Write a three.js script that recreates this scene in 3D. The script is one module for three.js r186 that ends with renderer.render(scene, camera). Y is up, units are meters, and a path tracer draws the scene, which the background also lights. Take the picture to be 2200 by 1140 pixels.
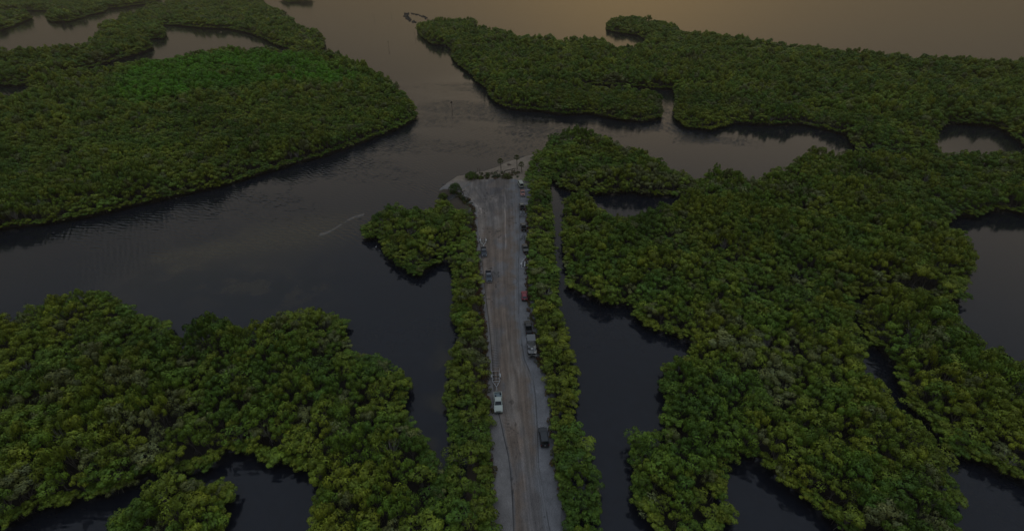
import * as THREE from 'three';
import { mergeGeometries } from 'three/addons/utils/BufferGeometryUtils.js';
import { RoundedBoxGeometry } from 'three/addons/geometries/RoundedBoxGeometry.js';

// ---------------------------------------------------------------- camera, sky, sun, exposure
const scene = new THREE.Scene();
const camera = new THREE.PerspectiveCamera(56.99, 1024 / 530, 1, 14000);
camera.position.set(0, 92, 0);
camera.rotation.set(-Math.atan(655 / 1050), 0, 0);
scene.add(camera);
const renderer = new THREE.WebGLRenderer({ antialias: true });
renderer.toneMapping = THREE.LinearToneMapping;
renderer.toneMappingExposure = 0.36;
renderer.shadowMap.enabled = true;

const SUN_AZ = 12 * Math.PI / 180, SUN_EL = 62 * Math.PI / 180;         // right of straight ahead; lamp set high as a broad overcast fill
const sunDir = new THREE.Vector3(Math.sin(SUN_AZ) * Math.cos(SUN_EL), Math.sin(SUN_EL), -Math.cos(SUN_AZ) * Math.cos(SUN_EL));

// ---------------------------------------------------------------- noise
function rng(seed) { let a = seed >>> 0; return () => { a = (a + 0x6D2B79F5) | 0; let t = Math.imul(a ^ (a >>> 15), 1 | a); t = (t + Math.imul(t ^ (t >>> 7), 61 | t)) ^ t; return ((t ^ (t >>> 14)) >>> 0) / 4294967296; }; }
const hash2 = (x, y, s) => { let h = Math.imul(x, 374761393) + Math.imul(y, 668265263) + Math.imul(s, 974634777); h = Math.imul(h ^ (h >>> 13), 1274126177); return ((h ^ (h >>> 16)) >>> 0) / 4294967296; };
function vnoise(x, y, s = 1) {
  const xi = Math.floor(x), yi = Math.floor(y), fx = x - xi, fy = y - yi, u = fx * fx * (3 - 2 * fx), v = fy * fy * (3 - 2 * fy);
  const a = hash2(xi, yi, s), b = hash2(xi + 1, yi, s), c = hash2(xi, yi + 1, s), d = hash2(xi + 1, yi + 1, s);
  return a + (b - a) * u + (c - a) * v + (a - b - c + d) * u * v;
}
function fbm(x, y, s = 1, o = 4) { let t = 0, a = 0.5, n = 0; for (let i = 0; i < o; i++) { t += a * vnoise(x, y, s + i); n += a; a *= 0.5; x *= 2.03; y *= 2.03; } return t / n; }
const clamp = (v, a = 0, b = 1) => Math.min(b, Math.max(a, v)), mix = (a, b, t) => a + (b - a) * t;
const smooth = (a, b, v) => { const t = clamp((v - a) / (b - a)); return t * t * (3 - 2 * t); };

{ // dusk sky: a thin even overcast, warm low down towards the set sun, blue-grey overhead
  const W = 1024, H = 512, d = new Float32Array(W * H * 4);
  for (let j = 0; j < H; j++) {
    const el = ((j + 0.5) / H - 0.5) * Math.PI, e = Math.max(0, el) * 180 / Math.PI;
    for (let i = 0; i < W; i++) {
      const az = ((i + 0.5) / W - 0.5) * 2 * Math.PI, x = Math.cos(el) * Math.cos(az), y = Math.sin(el), z = Math.cos(el) * Math.sin(az);
      const dot = clamp(x * Math.sin(SUN_AZ) * 0.998 + y * 0.06 - z * Math.cos(SUN_AZ) * 0.998, -1, 1), ang = Math.acos(dot) * 180 / Math.PI;
      const flat = Math.acos(clamp((x * Math.sin(SUN_AZ) - z * Math.cos(SUN_AZ)) / Math.max(1e-4, Math.hypot(x, z)), -1, 1)) * 180 / Math.PI;
      const warm = Math.exp(-e / 10), lo = [0.18, 0.12, 0.045], mid = [0.52, 0.475, 0.39], hi = [0.95, 1.15, 1.45];
      const t = smooth(10, 66, e), side = mix(1.1, 0.78, smooth(8, 110, flat) * Math.exp(-e / 40));
      const k = el > 0 ? (x / (y + 0.25)) * 1.1 : 0, l = el > 0 ? (z / (y + 0.25)) * 1.1 : 0;
      const cl = el > 0 ? mix(1, 0.8 + 0.4 * fbm(k * 1.3 + 9, l * 1.3 + 4, 5, 5), smooth(3, 25, e)) : 1;
      const glow = 0.25 * Math.exp(-Math.pow(ang / 13, 2)) + 0.2 * Math.exp(-Math.pow(ang / 30, 2));
      const o = (j * W + i) * 4;
      const g = [1.0, 0.6, 0.16];
      for (let c = 0; c < 3; c++) { let v = mix(mix(mid[c], mid[c] * [0.56, 0.78, 1.08][c], smooth(17, 33, e)), hi[c], t); v = mix(v, lo[c], warm); d[o + c] = v * side * cl + glow * g[c]; }
      d[o + 3] = 1;
    }
  }
  const tex = new THREE.DataTexture(d, W, H, THREE.RGBAFormat, THREE.FloatType);
  tex.mapping = THREE.EquirectangularReflectionMapping; tex.magFilter = THREE.LinearFilter; tex.minFilter = THREE.LinearFilter; tex.wrapS = THREE.RepeatWrapping; tex.needsUpdate = true;
  scene.background = tex; scene.environment = tex; scene.backgroundIntensity = 1; scene.environmentIntensity = 1;
}
const sun = new THREE.DirectionalLight(new THREE.Color().setRGB(1, 0.84, 0.66), 0.5);
sun.position.copy(sunDir).multiplyScalar(400).add(new THREE.Vector3(0, 0, -150)); sun.target.position.set(0, 0, -150);
sun.castShadow = true; sun.shadow.radius = 200; sun.shadow.mapSize.set(2048, 2048);
Object.assign(sun.shadow.camera, { left: -400, right: 400, top: 300, bottom: -300, near: 1, far: 1200 });
scene.add(sun, sun.target);

// ---------------------------------------------------------------- helpers
const taken = new Map();
function numbered(name) { const n = taken.get(name) || 0; taken.set(name, n + 1); return n ? name + '_' + String(n).padStart(3, '0') : name; }
function std(r, g, b, rough = 0.8, extra = {}) { const m = new THREE.MeshStandardMaterial({ roughness: rough, metalness: 0, ...extra }); m.color.setRGB(r, g, b); return m; }
function paint(r, g, b, rough = 0.35) { const m = new THREE.MeshPhysicalMaterial({ roughness: rough, metalness: 0, clearcoat: 0.3, clearcoatRoughness: 0.15 }); m.color.setRGB(r, g, b); return m; }
function merged(list) {
  list = (Array.isArray(list) ? list : [list]).map(g => { const n = g.index ? g.toNonIndexed() : g; for (const k of Object.keys(n.attributes)) if (!['position', 'normal', 'uv'].includes(k)) n.deleteAttribute(k); if (!n.attributes.uv) n.setAttribute('uv', new THREE.BufferAttribute(new Float32Array(n.attributes.position.count * 2), 2)); return n; });
  return list.length > 1 ? mergeGeometries(list) : list[0];
}
function obj(name, geos, mat, parent) {
  const m = new THREE.Mesh(merged(geos), mat); m.name = parent ? name : numbered(name); m.castShadow = m.receiveShadow = true;
  if (parent) { const same = parent.children.filter(c => c.name === name || c.name.startsWith(name + '_0')).length; if (same) m.name = name + '_' + String(same).padStart(3, '0'); }
  (parent || scene).add(m); return m;
}
function tag(o, label, category, group, kind) { if (label) o.userData.label = label; if (category) o.userData.category = category; if (group) o.userData.group = group; if (kind) o.userData.kind = kind; return o; }
function thing(name, label, category, pos = [0, 0, 0], yaw = 0, group) { const o = new THREE.Group(); o.name = numbered(name); o.position.set(...pos); o.rotation.y = yaw; scene.add(o); return tag(o, label, category, group); }
function box(sx, sy, sz, x, y, z, r = 0) { const g = r ? new RoundedBoxGeometry(sx, sy, sz, 2, r) : new THREE.BoxGeometry(sx, sy, sz); return g.translate(x, y, z); }
function bar(a, b, r, n = 6, r2 = r) {
  const A = new THREE.Vector3(...a), B = new THREE.Vector3(...b), d = B.clone().sub(A), g = new THREE.CylinderGeometry(r2, r, d.length(), n);
  g.applyQuaternion(new THREE.Quaternion().setFromUnitVectors(new THREE.Vector3(0, 1, 0), d.clone().normalize())); return g.translate((A.x + B.x) / 2, (A.y + B.y) / 2, (A.z + B.z) / 2);
}
function dataTex(w, h, fn, srgb = true, repeat = true) {
  const d = new Uint8Array(w * h * 4);
  for (let j = 0; j < h; j++) for (let i = 0; i < w; i++) { const c = fn(i, j), o = (j * w + i) * 4; for (let k = 0; k < 3; k++) d[o + k] = 255 * clamp(srgb ? Math.pow(clamp(c[k]), 1 / 2.2) : c[k]); d[o + 3] = 255; }
  const t = new THREE.DataTexture(d, w, h); t.magFilter = THREE.LinearFilter; t.minFilter = THREE.LinearMipmapLinearFilter; t.generateMipmaps = true; t.wrapS = t.wrapT = repeat ? THREE.RepeatWrapping : THREE.ClampToEdgeWrapping;
  if (srgb) t.colorSpace = THREE.SRGBColorSpace; t.needsUpdate = true; return t;
}
const area2 = q => q.reduce((s, p, i) => { const n = q[(i + 1) % q.length]; return s + p[0] * n[1] - n[0] * p[1]; }, 0) / 2;
function inset(q, d) { // moves every corner of an outline inwards by d
  const s = area2(q) > 0 ? 1 : -1, n = q.length;
  return q.map((p, i) => {
    const a = q[(i + n - 1) % n], c = q[(i + 1) % n], e1 = [p[0] - a[0], p[1] - a[1]], e2 = [c[0] - p[0], c[1] - p[1]], l1 = Math.hypot(...e1) || 1, l2 = Math.hypot(...e2) || 1;
    let nx = -(e1[1] / l1 + e2[1] / l2) * s, ny = (e1[0] / l1 + e2[0] / l2) * s; const l = Math.hypot(nx, ny) || 1; return [p[0] + nx / l * d, p[1] + ny / l * d];
  });
}
function inside(q, x, z) { let r = false; for (let i = 0, j = q.length - 1; i < q.length; j = i++) { const a = q[i], b = q[j]; if ((a[1] > z) !== (b[1] > z) && x < (b[0] - a[0]) * (z - a[1]) / (b[1] - a[1]) + a[0]) r = !r; } return r; }
function edgeDist(q, x, z) { let m = 1e9; for (let i = 0, j = q.length - 1; i < q.length; j = i++) { const ax = q[j][0], az = q[j][1], dx = q[i][0] - ax, dz = q[i][1] - az, t = clamp(((x - ax) * dx + (z - az) * dz) / (dx * dx + dz * dz + 1e-9)); const d = (x - ax - t * dx) ** 2 + (z - az - t * dz) ** 2; if (d < m) m = d; } return Math.sqrt(m); }
function sheet(q, y, uv) { // a level sheet over an outline
  const v = q.map(p => new THREE.Vector2(p[0], p[1])), f = THREE.ShapeUtils.triangulateShape(v, []), pos = [], nor = [], t = [];
  for (const k of f) { const a = q[k[0]], b = q[k[1]], c = q[k[2]], cr = (b[0] - a[0]) * (c[1] - a[1]) - (b[1] - a[1]) * (c[0] - a[0]); for (const n of cr > 0 ? [k[0], k[2], k[1]] : k) { const p = q[n]; pos.push(p[0], typeof y === 'function' ? y(p[0], p[1]) : y, p[1]); nor.push(0, 1, 0); t.push(...(uv ? uv(p[0], p[1]) : [p[0], p[1]])); } }
  const g = new THREE.BufferGeometry(); g.setAttribute('position', new THREE.Float32BufferAttribute(pos, 3)); g.setAttribute('normal', new THREE.Float32BufferAttribute(nor, 3)); g.setAttribute('uv', new THREE.Float32BufferAttribute(t, 2)); return g;
}
function skirt(outer, yo, inner, yi, uv) { // the sloping bank between two outlines
  const pos = [], t = [], n = outer.length, s = area2(outer) > 0;
  for (let i = 0; i < n; i++) { const j = (i + 1) % n, P = [[outer[i], yo], [outer[j], yo], [inner[j], yi], [inner[i], yi]], o = s ? [0, 2, 1, 0, 3, 2] : [0, 1, 2, 0, 2, 3]; for (const k of o) { const [p, y] = P[k]; pos.push(p[0], y, p[1]); t.push(...(uv ? uv(p[0], p[1]) : p)); } }
  const g = new THREE.BufferGeometry(); g.setAttribute('position', new THREE.Float32BufferAttribute(pos, 3)); g.setAttribute('uv', new THREE.Float32BufferAttribute(t, 2)); g.computeVertexNormals(); return g;
}
const lerpAt = (pts, z) => { for (let i = 1; i < pts.length; i++) if (z <= pts[i][1] || i === pts.length - 1) { const a = pts[i - 1], b = pts[i]; return mix(a[0], b[0], clamp((z - a[1]) / (b[1] - a[1]))); } };

// ---------------------------------------------------------------- outlines in metres (x to the right, z towards the camera)
const WOODS = {
  far_left_island: [[-211.4, -163.0], [-394.7, -356.6], [-384.9, -379.2], [-373.5, -386.7], [-394.5, -414.6], [-398.5, -440.3], [-403.9, -477.8], [-381.9, -480.1], [-378.9, -503.7], [-362.1, -511.2], [-341.9, -516.3], [-346.6, -537.8], [-336.4, -563.9], [-314.8, -589.1], [-268.8, -585.8], [-233.6, -585.8], [-194.5, -573.1], [-168.9, -543.4], [-130.3, -483.4], [-102.1, -432.0], [-84.2, -398.6], [-69.2, -358.8], [-65.1, -340.7], [-66.6, -326.5], [-73.6, -307.6], [-88.2, -284.2], [-102.4, -259.8], [-113.7, -248.9], [-126.2, -232.3], [-137.4, -217.4], [-149.6, -207.6], [-163.8, -196.5], [-175.9, -185.0], [-190.2, -178.5], [-204.2, -172.9]],
  upper_left_island: [[-457.3, -426.8], [-586.9, -566.9], [-554.5, -570.0], [-548.1, -579.4], [-520.9, -576.2], [-519.3, -609.4], [-509.7, -627.3], [-546.6, -691.6], [-563.3, -727.0], [-592.2, -768.5], [-634.5, -835.8], [-668.9, -916.1], [-723.6, -1017.1], [-738.7, -1084.4], [-793.9, -1194.0], [-819.0, -1258.9], [-822.4, -1315.9], [-866.8, -1483.0], [-820.0, -1582.8], [-647.2, -1434.5], [-528.1, -1202.1], [-436.9, -1048.7], [-381.8, -937.9], [-323.8, -832.3], [-280.4, -775.9], [-241.0, -688.5], [-230.7, -648.4], [-230.4, -625.3], [-254.3, -628.8], [-294.1, -665.4], [-346.2, -739.8], [-389.0, -795.2], [-448.2, -848.0], [-499.6, -860.5], [-560.6, -900.1], [-580.0, -900.1], [-498.3, -773.1], [-482.1, -739.7], [-496.1, -730.2], [-443.2, -653.7], [-437.8, -637.9], [-428.9, -598.4], [-425.5, -559.0], [-421.4, -534.3], [-421.2, -516.5], [-414.0, -490.5], [-413.3, -473.1], [-418.1, -468.9], [-421.1, -443.2], [-422.4, -435.8], [-441.2, -439.5]],
  top_left_shore: [[-1618.2, -1672.4], [-1046.2, -1672.4], [-952.8, -1487.3], [-899.9, -1358.3], [-906.7, -1321.6], [-894.0, -1260.2], [-916.8, -1247.3], [-963.4, -1198.1], [-995.3, -1174.8], [-1040.7, -1186.3], [-1095.2, -1198.1], [-1143.9, -1163.5]],
  top_left_islet: [[-873.5, -1021.5], [-823.1, -964.8], [-802.9, -950.9], [-782.0, -958.6], [-804.3, -1018.1], [-831.9, -1078.2], [-852.3, -1144.8], [-897.9, -1221.9], [-949.6, -1278.3], [-993.1, -1301.2], [-997.2, -1250.7], [-961.6, -1160.3], [-942.7, -1114.5]],
  left_edge_islet: [[-1083.7, -1102.3], [-1018.3, -1091.8], [-975.7, -1091.8], [-920.0, -1044.0], [-893.5, -1016.2], [-864.2, -966.0], [-818.5, -889.2], [-788.3, -829.9], [-765.0, -759.2]],
  top_islet: [[-631.1, -1501.9], [-534.3, -1501.9], [-537.4, -1454.7], [-573.3, -1421.2]],
  far_right_shore: [[-149.6, -848.4], [-147.5, -872.7], [-131.7, -893.6], [-106.6, -930.7], [-84.9, -919.3], [-59.8, -919.3], [-52.8, -816.9], [-32.6, -786.3], [-14.9, -786.3], [0.0, -736.1], [9.6, -691.8], [28.6, -683.1], [52.5, -676.7], [75.0, -676.7], [104.2, -683.1], [116.1, -650.2], [115.4, -616.4], [127.4, -605.9], [143.8, -620.0], [164.5, -664.8], [182.2, -721.5], [179.4, -774.5], [162.6, -785.0], [146.7, -833.3], [154.3, -890.1], [163.1, -930.7], [206.1, -946.3], [240.3, -930.7], [245.6, -872.7], [251.1, -834.0], [243.2, -748.8], [271.1, -719.2], [294.7, -691.8], [298.1, -646.2], [330.1, -623.6], [360.7, -616.4], [373.7, -595.7], [362.1, -560.8], [407.8, -566.9], [420.6, -554.9], [438.9, -537.8], [464.0, -530.9], [513.8, -524.2], [556.7, -506.2], [307.5, -252.5], [296.3, -276.5], [300.4, -285.1], [306.9, -299.7], [313.1, -315.7], [299.9, -321.0], [287.6, -322.1], [260.8, -298.4], [247.9, -279.6], [233.3, -267.5], [204.7, -259.8], [194.2, -265.2], [197.1, -277.7], [206.4, -297.8], [198.4, -309.6], [189.6, -322.1], [170.0, -318.9], [147.4, -323.2], [140.5, -317.8], [126.6, -307.6], [111.1, -313.6], [109.7, -331.4], [114.3, -350.8], [128.5, -395.8], [133.2, -425.1], [123.1, -425.1], [106.3, -430.4], [81.4, -439.5], [60.7, -437.6], [56.9, -409.4], [75.7, -407.7], [99.3, -401.1], [112.8, -383.7], [106.2, -348.0], [101.8, -335.5], [88.6, -326.5], [74.7, -329.8], [63.0, -339.0], [52.1, -348.7], [35.9, -343.8], [21.2, -353.7], [5.3, -356.2], [-5.4, -364.1], [-13.4, -380.4], [-18.7, -398.7], [-22.3, -427.5], [-33.1, -455.6], [-37.3, -479.7], [-50.2, -518.4], [-63.5, -562.7], [-68.9, -590.3], [-72.9, -632.9], [-84.5, -674.0], [-102.7, -682.1], [-110.8, -701.1], [-130.4, -762.9], [-144.5, -816.8]],
  canal_head_wood: [[19.4, -273.4], [21.7, -281.3], [29.8, -290.4], [40.2, -291.4], [48.9, -285.8], [58.2, -279.5], [61.9, -266.8], [66.0, -258.8], [72.4, -257.3], [76.1, -246.2], [80.5, -235.8], [80.7, -229.9], [86.8, -227.4], [87.8, -219.7], [87.2, -213.2], [80.2, -208.6], [74.8, -206.0], [66.4, -205.0], [59.0, -207.6], [54.7, -209.7], [43.0, -207.6], [38.0, -207.6], [28.8, -211.3], [25.1, -213.5], [21.9, -217.4], [20.0, -224.2], [19.4, -244.6]],
  right_wood: [[23.8, -195.7], [32.9, -202.5], [35.4, -197.6], [37.4, -185.7], [40.7, -179.5], [43.4, -174.8], [48.7, -176.9], [55.5, -182.1], [62.1, -186.1], [69.5, -191.8], [76.9, -196.6], [85.6, -209.9], [87.8, -219.6], [93.8, -222.5], [102.5, -228.0], [104.7, -222.5], [108.4, -217.1], [109.0, -208.7], [113.2, -213.5], [115.9, -218.9], [124.4, -224.9], [136.5, -230.6], [143.9, -241.0], [157.6, -252.7], [168.6, -249.8], [172.1, -241.9], [177.6, -247.6], [194.4, -248.3], [216.2, -257.3], [239.9, -270.9], [231.6, -249.8], [238.2, -249.0], [258.9, -252.7], [271.2, -251.2], [300.4, -248.3], [226.0, -170.5], [216.6, -186.7], [214.0, -190.4], [205.0, -189.4], [193.4, -183.2], [189.2, -185.0], [168.8, -171.2], [168.4, -162.3], [166.7, -154.7], [163.4, -146.7], [160.0, -142.6], [152.4, -136.3], [143.8, -127.4], [142.9, -123.5], [140.4, -124.1], [132.0, -126.6], [121.1, -130.5], [107.4, -124.8], [100.9, -114.1], [97.0, -103.7], [93.3, -96.2], [89.1, -91.8], [89.7, -87.9], [90.6, -84.3], [90.3, -80.7], [92.1, -76.7], [93.6, -73.4], [92.4, -69.1], [91.2, -65.1], [90.5, -63.0], [89.9, -59.9], [89.3, -57.6], [87.0, -55.1], [83.1, -51.4], [82.8, -49.0], [81.9, -44.1], [64.7, -45.8], [62.4, -48.9], [60.2, -53.7], [57.8, -57.3], [55.1, -60.8], [53.3, -64.0], [53.0, -66.5], [50.0, -66.9], [44.6, -64.3], [43.3, -59.5], [42.0, -56.6], [42.5, -54.8], [43.3, -52.7], [43.3, -53.9], [41.1, -52.8], [37.1, -47.4], [26.1, -47.4], [26.2, -53.0], [24.2, -55.6], [24.3, -60.3], [24.3, -65.1], [25.3, -69.6], [26.1, -71.9], [30.3, -73.0], [33.8, -73.7], [35.8, -79.8], [37.7, -85.2], [36.7, -88.2], [38.7, -90.4], [39.2, -93.9], [41.3, -95.4], [46.8, -98.5], [50.9, -104.9], [45.5, -107.7], [39.9, -110.6], [36.9, -114.8], [37.0, -121.4], [33.0, -122.9], [29.0, -121.9], [26.2, -125.1], [23.2, -127.1], [19.5, -129.9], [17.6, -133.8], [18.6, -143.1], [18.8, -155.8], [19.2, -166.9], [20.9, -180.0], [22.5, -194.4]],
  east_bank_wood: [[104.9, -120.7], [115.2, -124.4], [127.3, -121.1], [133.9, -118.7], [133.3, -117.1], [128.4, -108.7], [128.3, -104.8], [126.9, -99.4], [125.5, -95.1], [125.9, -91.0], [125.4, -87.2], [127.7, -76.7], [108.8, -54.4], [105.1, -61.4], [103.0, -62.5], [100.8, -64.4], [100.0, -66.3], [95.3, -67.3], [95.2, -71.4], [95.7, -76.1], [95.2, -81.0], [95.3, -83.6], [97.3, -88.2], [100.5, -95.3], [101.0, -100.0], [99.8, -104.0], [101.0, -109.4], [105.0, -120.0]],
  left_strip: [[-59.3, -169.5], [-58.4, -175.7], [-57.3, -181.7], [-54.6, -183.9], [-51.9, -186.8], [-48.7, -188.0], [-44.6, -185.9], [-41.4, -182.5], [-37.7, -183.0], [-34.2, -186.4], [-32.9, -191.3], [-31.7, -196.1], [-28.3, -198.1], [-26.0, -193.3], [-23.0, -187.5], [-19.3, -187.5], [-15.7, -185.2], [-14.2, -182.5], [-14.2, -176.2], [-13.8, -162.9], [-12.5, -153.4], [-11.0, -145.7], [-10.1, -140.3], [-9.2, -130.4], [-7.6, -112.1], [-6.3, -96.9], [-5.6, -91.0], [-5.4, -83.9], [-4.7, -77.2], [-4.5, -70.3], [-3.9, -63.0], [-3.4, -56.8], [-3.1, -50.4], [-2.8, -45.0], [-11.7, -45.0], [-12.1, -49.6], [-12.8, -56.5], [-13.8, -61.4], [-13.8, -63.7], [-14.1, -69.6], [-15.0, -73.4], [-14.6, -77.3], [-16.4, -82.7], [-16.1, -90.2], [-17.3, -95.9], [-16.3, -101.1], [-14.5, -105.7], [-17.9, -113.7], [-18.4, -117.4], [-19.4, -130.0], [-21.2, -143.9], [-24.1, -148.7], [-27.1, -145.0], [-29.8, -141.7], [-31.8, -138.7], [-34.6, -140.5], [-37.3, -142.2], [-40.3, -145.0], [-42.6, -148.1], [-46.4, -152.8], [-49.2, -159.6], [-52.0, -165.2], [-55.6, -164.4], [-58.6, -168.3]],
  lower_left_wood: [[-151.5, -103.3], [-156.4, -108.7], [-146.8, -111.3], [-143.1, -111.3], [-140.8, -115.5], [-137.9, -119.2], [-136.1, -122.9], [-132.4, -125.1], [-125.2, -124.6], [-117.1, -119.5], [-108.6, -114.8], [-100.6, -112.4], [-100.5, -113.3], [-95.9, -106.1], [-92.5, -104.8], [-90.5, -107.7], [-88.9, -111.7], [-80.5, -110.2], [-72.8, -108.7], [-70.2, -113.9], [-65.4, -116.4], [-58.7, -118.3], [-52.7, -116.4], [-48.6, -113.5], [-47.8, -108.8], [-43.0, -99.6], [-40.2, -99.0], [-33.7, -96.7], [-28.6, -92.5], [-25.3, -87.9], [-25.9, -81.7], [-21.8, -74.2], [-18.7, -71.4], [-17.4, -68.1], [-15.8, -65.5], [-14.2, -61.7], [-13.4, -58.1], [-12.6, -51.0], [-12.0, -45.0], [-36.6, -45.0], [-38.2, -51.2], [-38.8, -55.2], [-38.9, -58.9], [-42.3, -63.4], [-45.6, -64.3], [-49.2, -65.7], [-52.0, -65.3], [-55.1, -67.3], [-59.1, -68.2], [-61.7, -68.2], [-62.9, -66.1], [-64.7, -63.8], [-69.4, -64.0], [-74.6, -62.9], [-78.2, -59.7], [-79.9, -58.9], [-82.5, -57.7], [-85.7, -57.4], [-87.8, -55.7], [-92.3, -55.7], [-94.1, -54.0], [-95.2, -51.7], [-101.0, -48.2]],
  corner_islet: [[-74.6, -49.4], [-75.3, -51.6], [-75.4, -53.7], [-73.7, -55.1], [-73.2, -57.9], [-71.4, -60.5], [-69.4, -62.8], [-65.8, -62.0], [-61.5, -59.2], [-59.0, -61.0], [-54.8, -59.2], [-54.4, -59.6], [-55.3, -59.8], [-55.4, -56.0], [-54.1, -52.6], [-50.5, -45.8], [-73.2, -44.9]],
  right_strip: [[9.4, -250.3], [12.5, -255.7], [16.7, -263.6], [21.0, -278.6], [25.5, -260.5], [22.5, -237.4], [19.3, -221.8], [17.9, -211.8], [16.7, -171.6], [15.4, -159.4], [15.6, -144.5], [16.0, -135.9], [14.8, -125.9], [14.3, -115.9], [16.1, -107.1], [16.4, -97.5], [16.8, -91.1], [16.3, -86.2], [14.5, -77.1], [15.4, -73.3], [16.4, -68.5], [18.0, -64.0], [17.6, -59.0], [17.2, -54.5], [16.3, -49.3], [16.5, -45.0], [10.7, -45.0], [10.0, -51.6], [9.3, -57.5], [9.1, -62.7], [8.9, -68.4], [8.7, -74.8], [8.4, -81.9], [8.1, -89.9], [7.4, -99.9], [7.0, -109.9], [6.6, -120.4], [5.4, -128.1], [5.3, -137.2], [5.9, -148.9], [6.4, -165.8], [6.4, -177.3], [6.1, -189.5], [5.6, -200.3], [6.2, -208.7], [5.5, -216.7], [5.8, -222.0], [6.7, -229.8], [9.7, -245.1]],
};
const ROAD_L = [[-25.1, -215.8], [-21.8, -208.2], [-19.1, -202.5], [-16.9, -198], [-15, -190.9], [-13.6, -174.1], [-12.4, -162.6], [-11.4, -153.9], [-9.6, -137], [-8.2, -123.8], [-7.3, -116.7], [-6, -104.1], [-5.1, -94.1], [-4.4, -83.7], [-2.9, -78], [-1.9, -72.7], [-0.9, -67.9], [-0.5, -64.4], [-0.1, -59.2], [0.2, -51.6], [0.5, -40]];
const ROAD_R = [[2.2, -226.2], [3.6, -222], [4, -205], [3.5, -196.1], [3.3, -169.4], [3.1, -161.2], [2.4, -145.6], [2.3, -136.2], [2.4, -126.3], [2.2, -117.2], [2.6, -113.8], [2.9, -105.3], [3.5, -98.5], [5.6, -90.7], [6, -85.2], [6, -77.6], [5.9, -71.5], [5.8, -65.5], [6.3, -61], [7.1, -53], [7.3, -51.8], [7.6, -40]];
const ROAD = [...ROAD_L, ...[...ROAD_R].reverse(), [0.6, -226.6], [-1.2, -225.4], [-4, -226.3], [-6.3, -227.4], [-9, -226.3], [-12, -227], [-15, -225.2], [-18, -225.8], [-21, -222.6], [-23.8, -219]];
const BEACH = [[-31.5, -224.3], [-29.3, -228.5], [-27.6, -232.4], [-25.1, -233.4], [-21.8, -236], [-18.8, -237.9], [-14.6, -239], [-10, -243.2], [-6.9, -246.6], [-3.5, -252.2], [0.5, -255.6], [4.9, -259], [9.8, -263.6], [15.7, -266]];
const CAUSEWAY = [...BEACH,  [19, -262], [16.4, -235], [14.9, -205], [13.7, -170], [12.6, -150], [11.4, -133], [10.4, -117], [11.4, -107], [11.9, -96], [11, -86], [11.4, -79], [12.4, -72], [12.7, -64], [12, -56], [10.9, -50], [10.9, -36], [-8.1, -36], [-8.4, -50], [-9.4, -58], [-9.8, -70], [-10.8, -84], [-11.8, -95], [-14.1, -102], [-13.8, -112], [-15.6, -120], [-17.1, -132], [-18.6, -145], [-21.6, -160], [-23.6, -175], [-27, -190], [-31, -202], [-34, -207], [-34.5, -216]];

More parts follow.
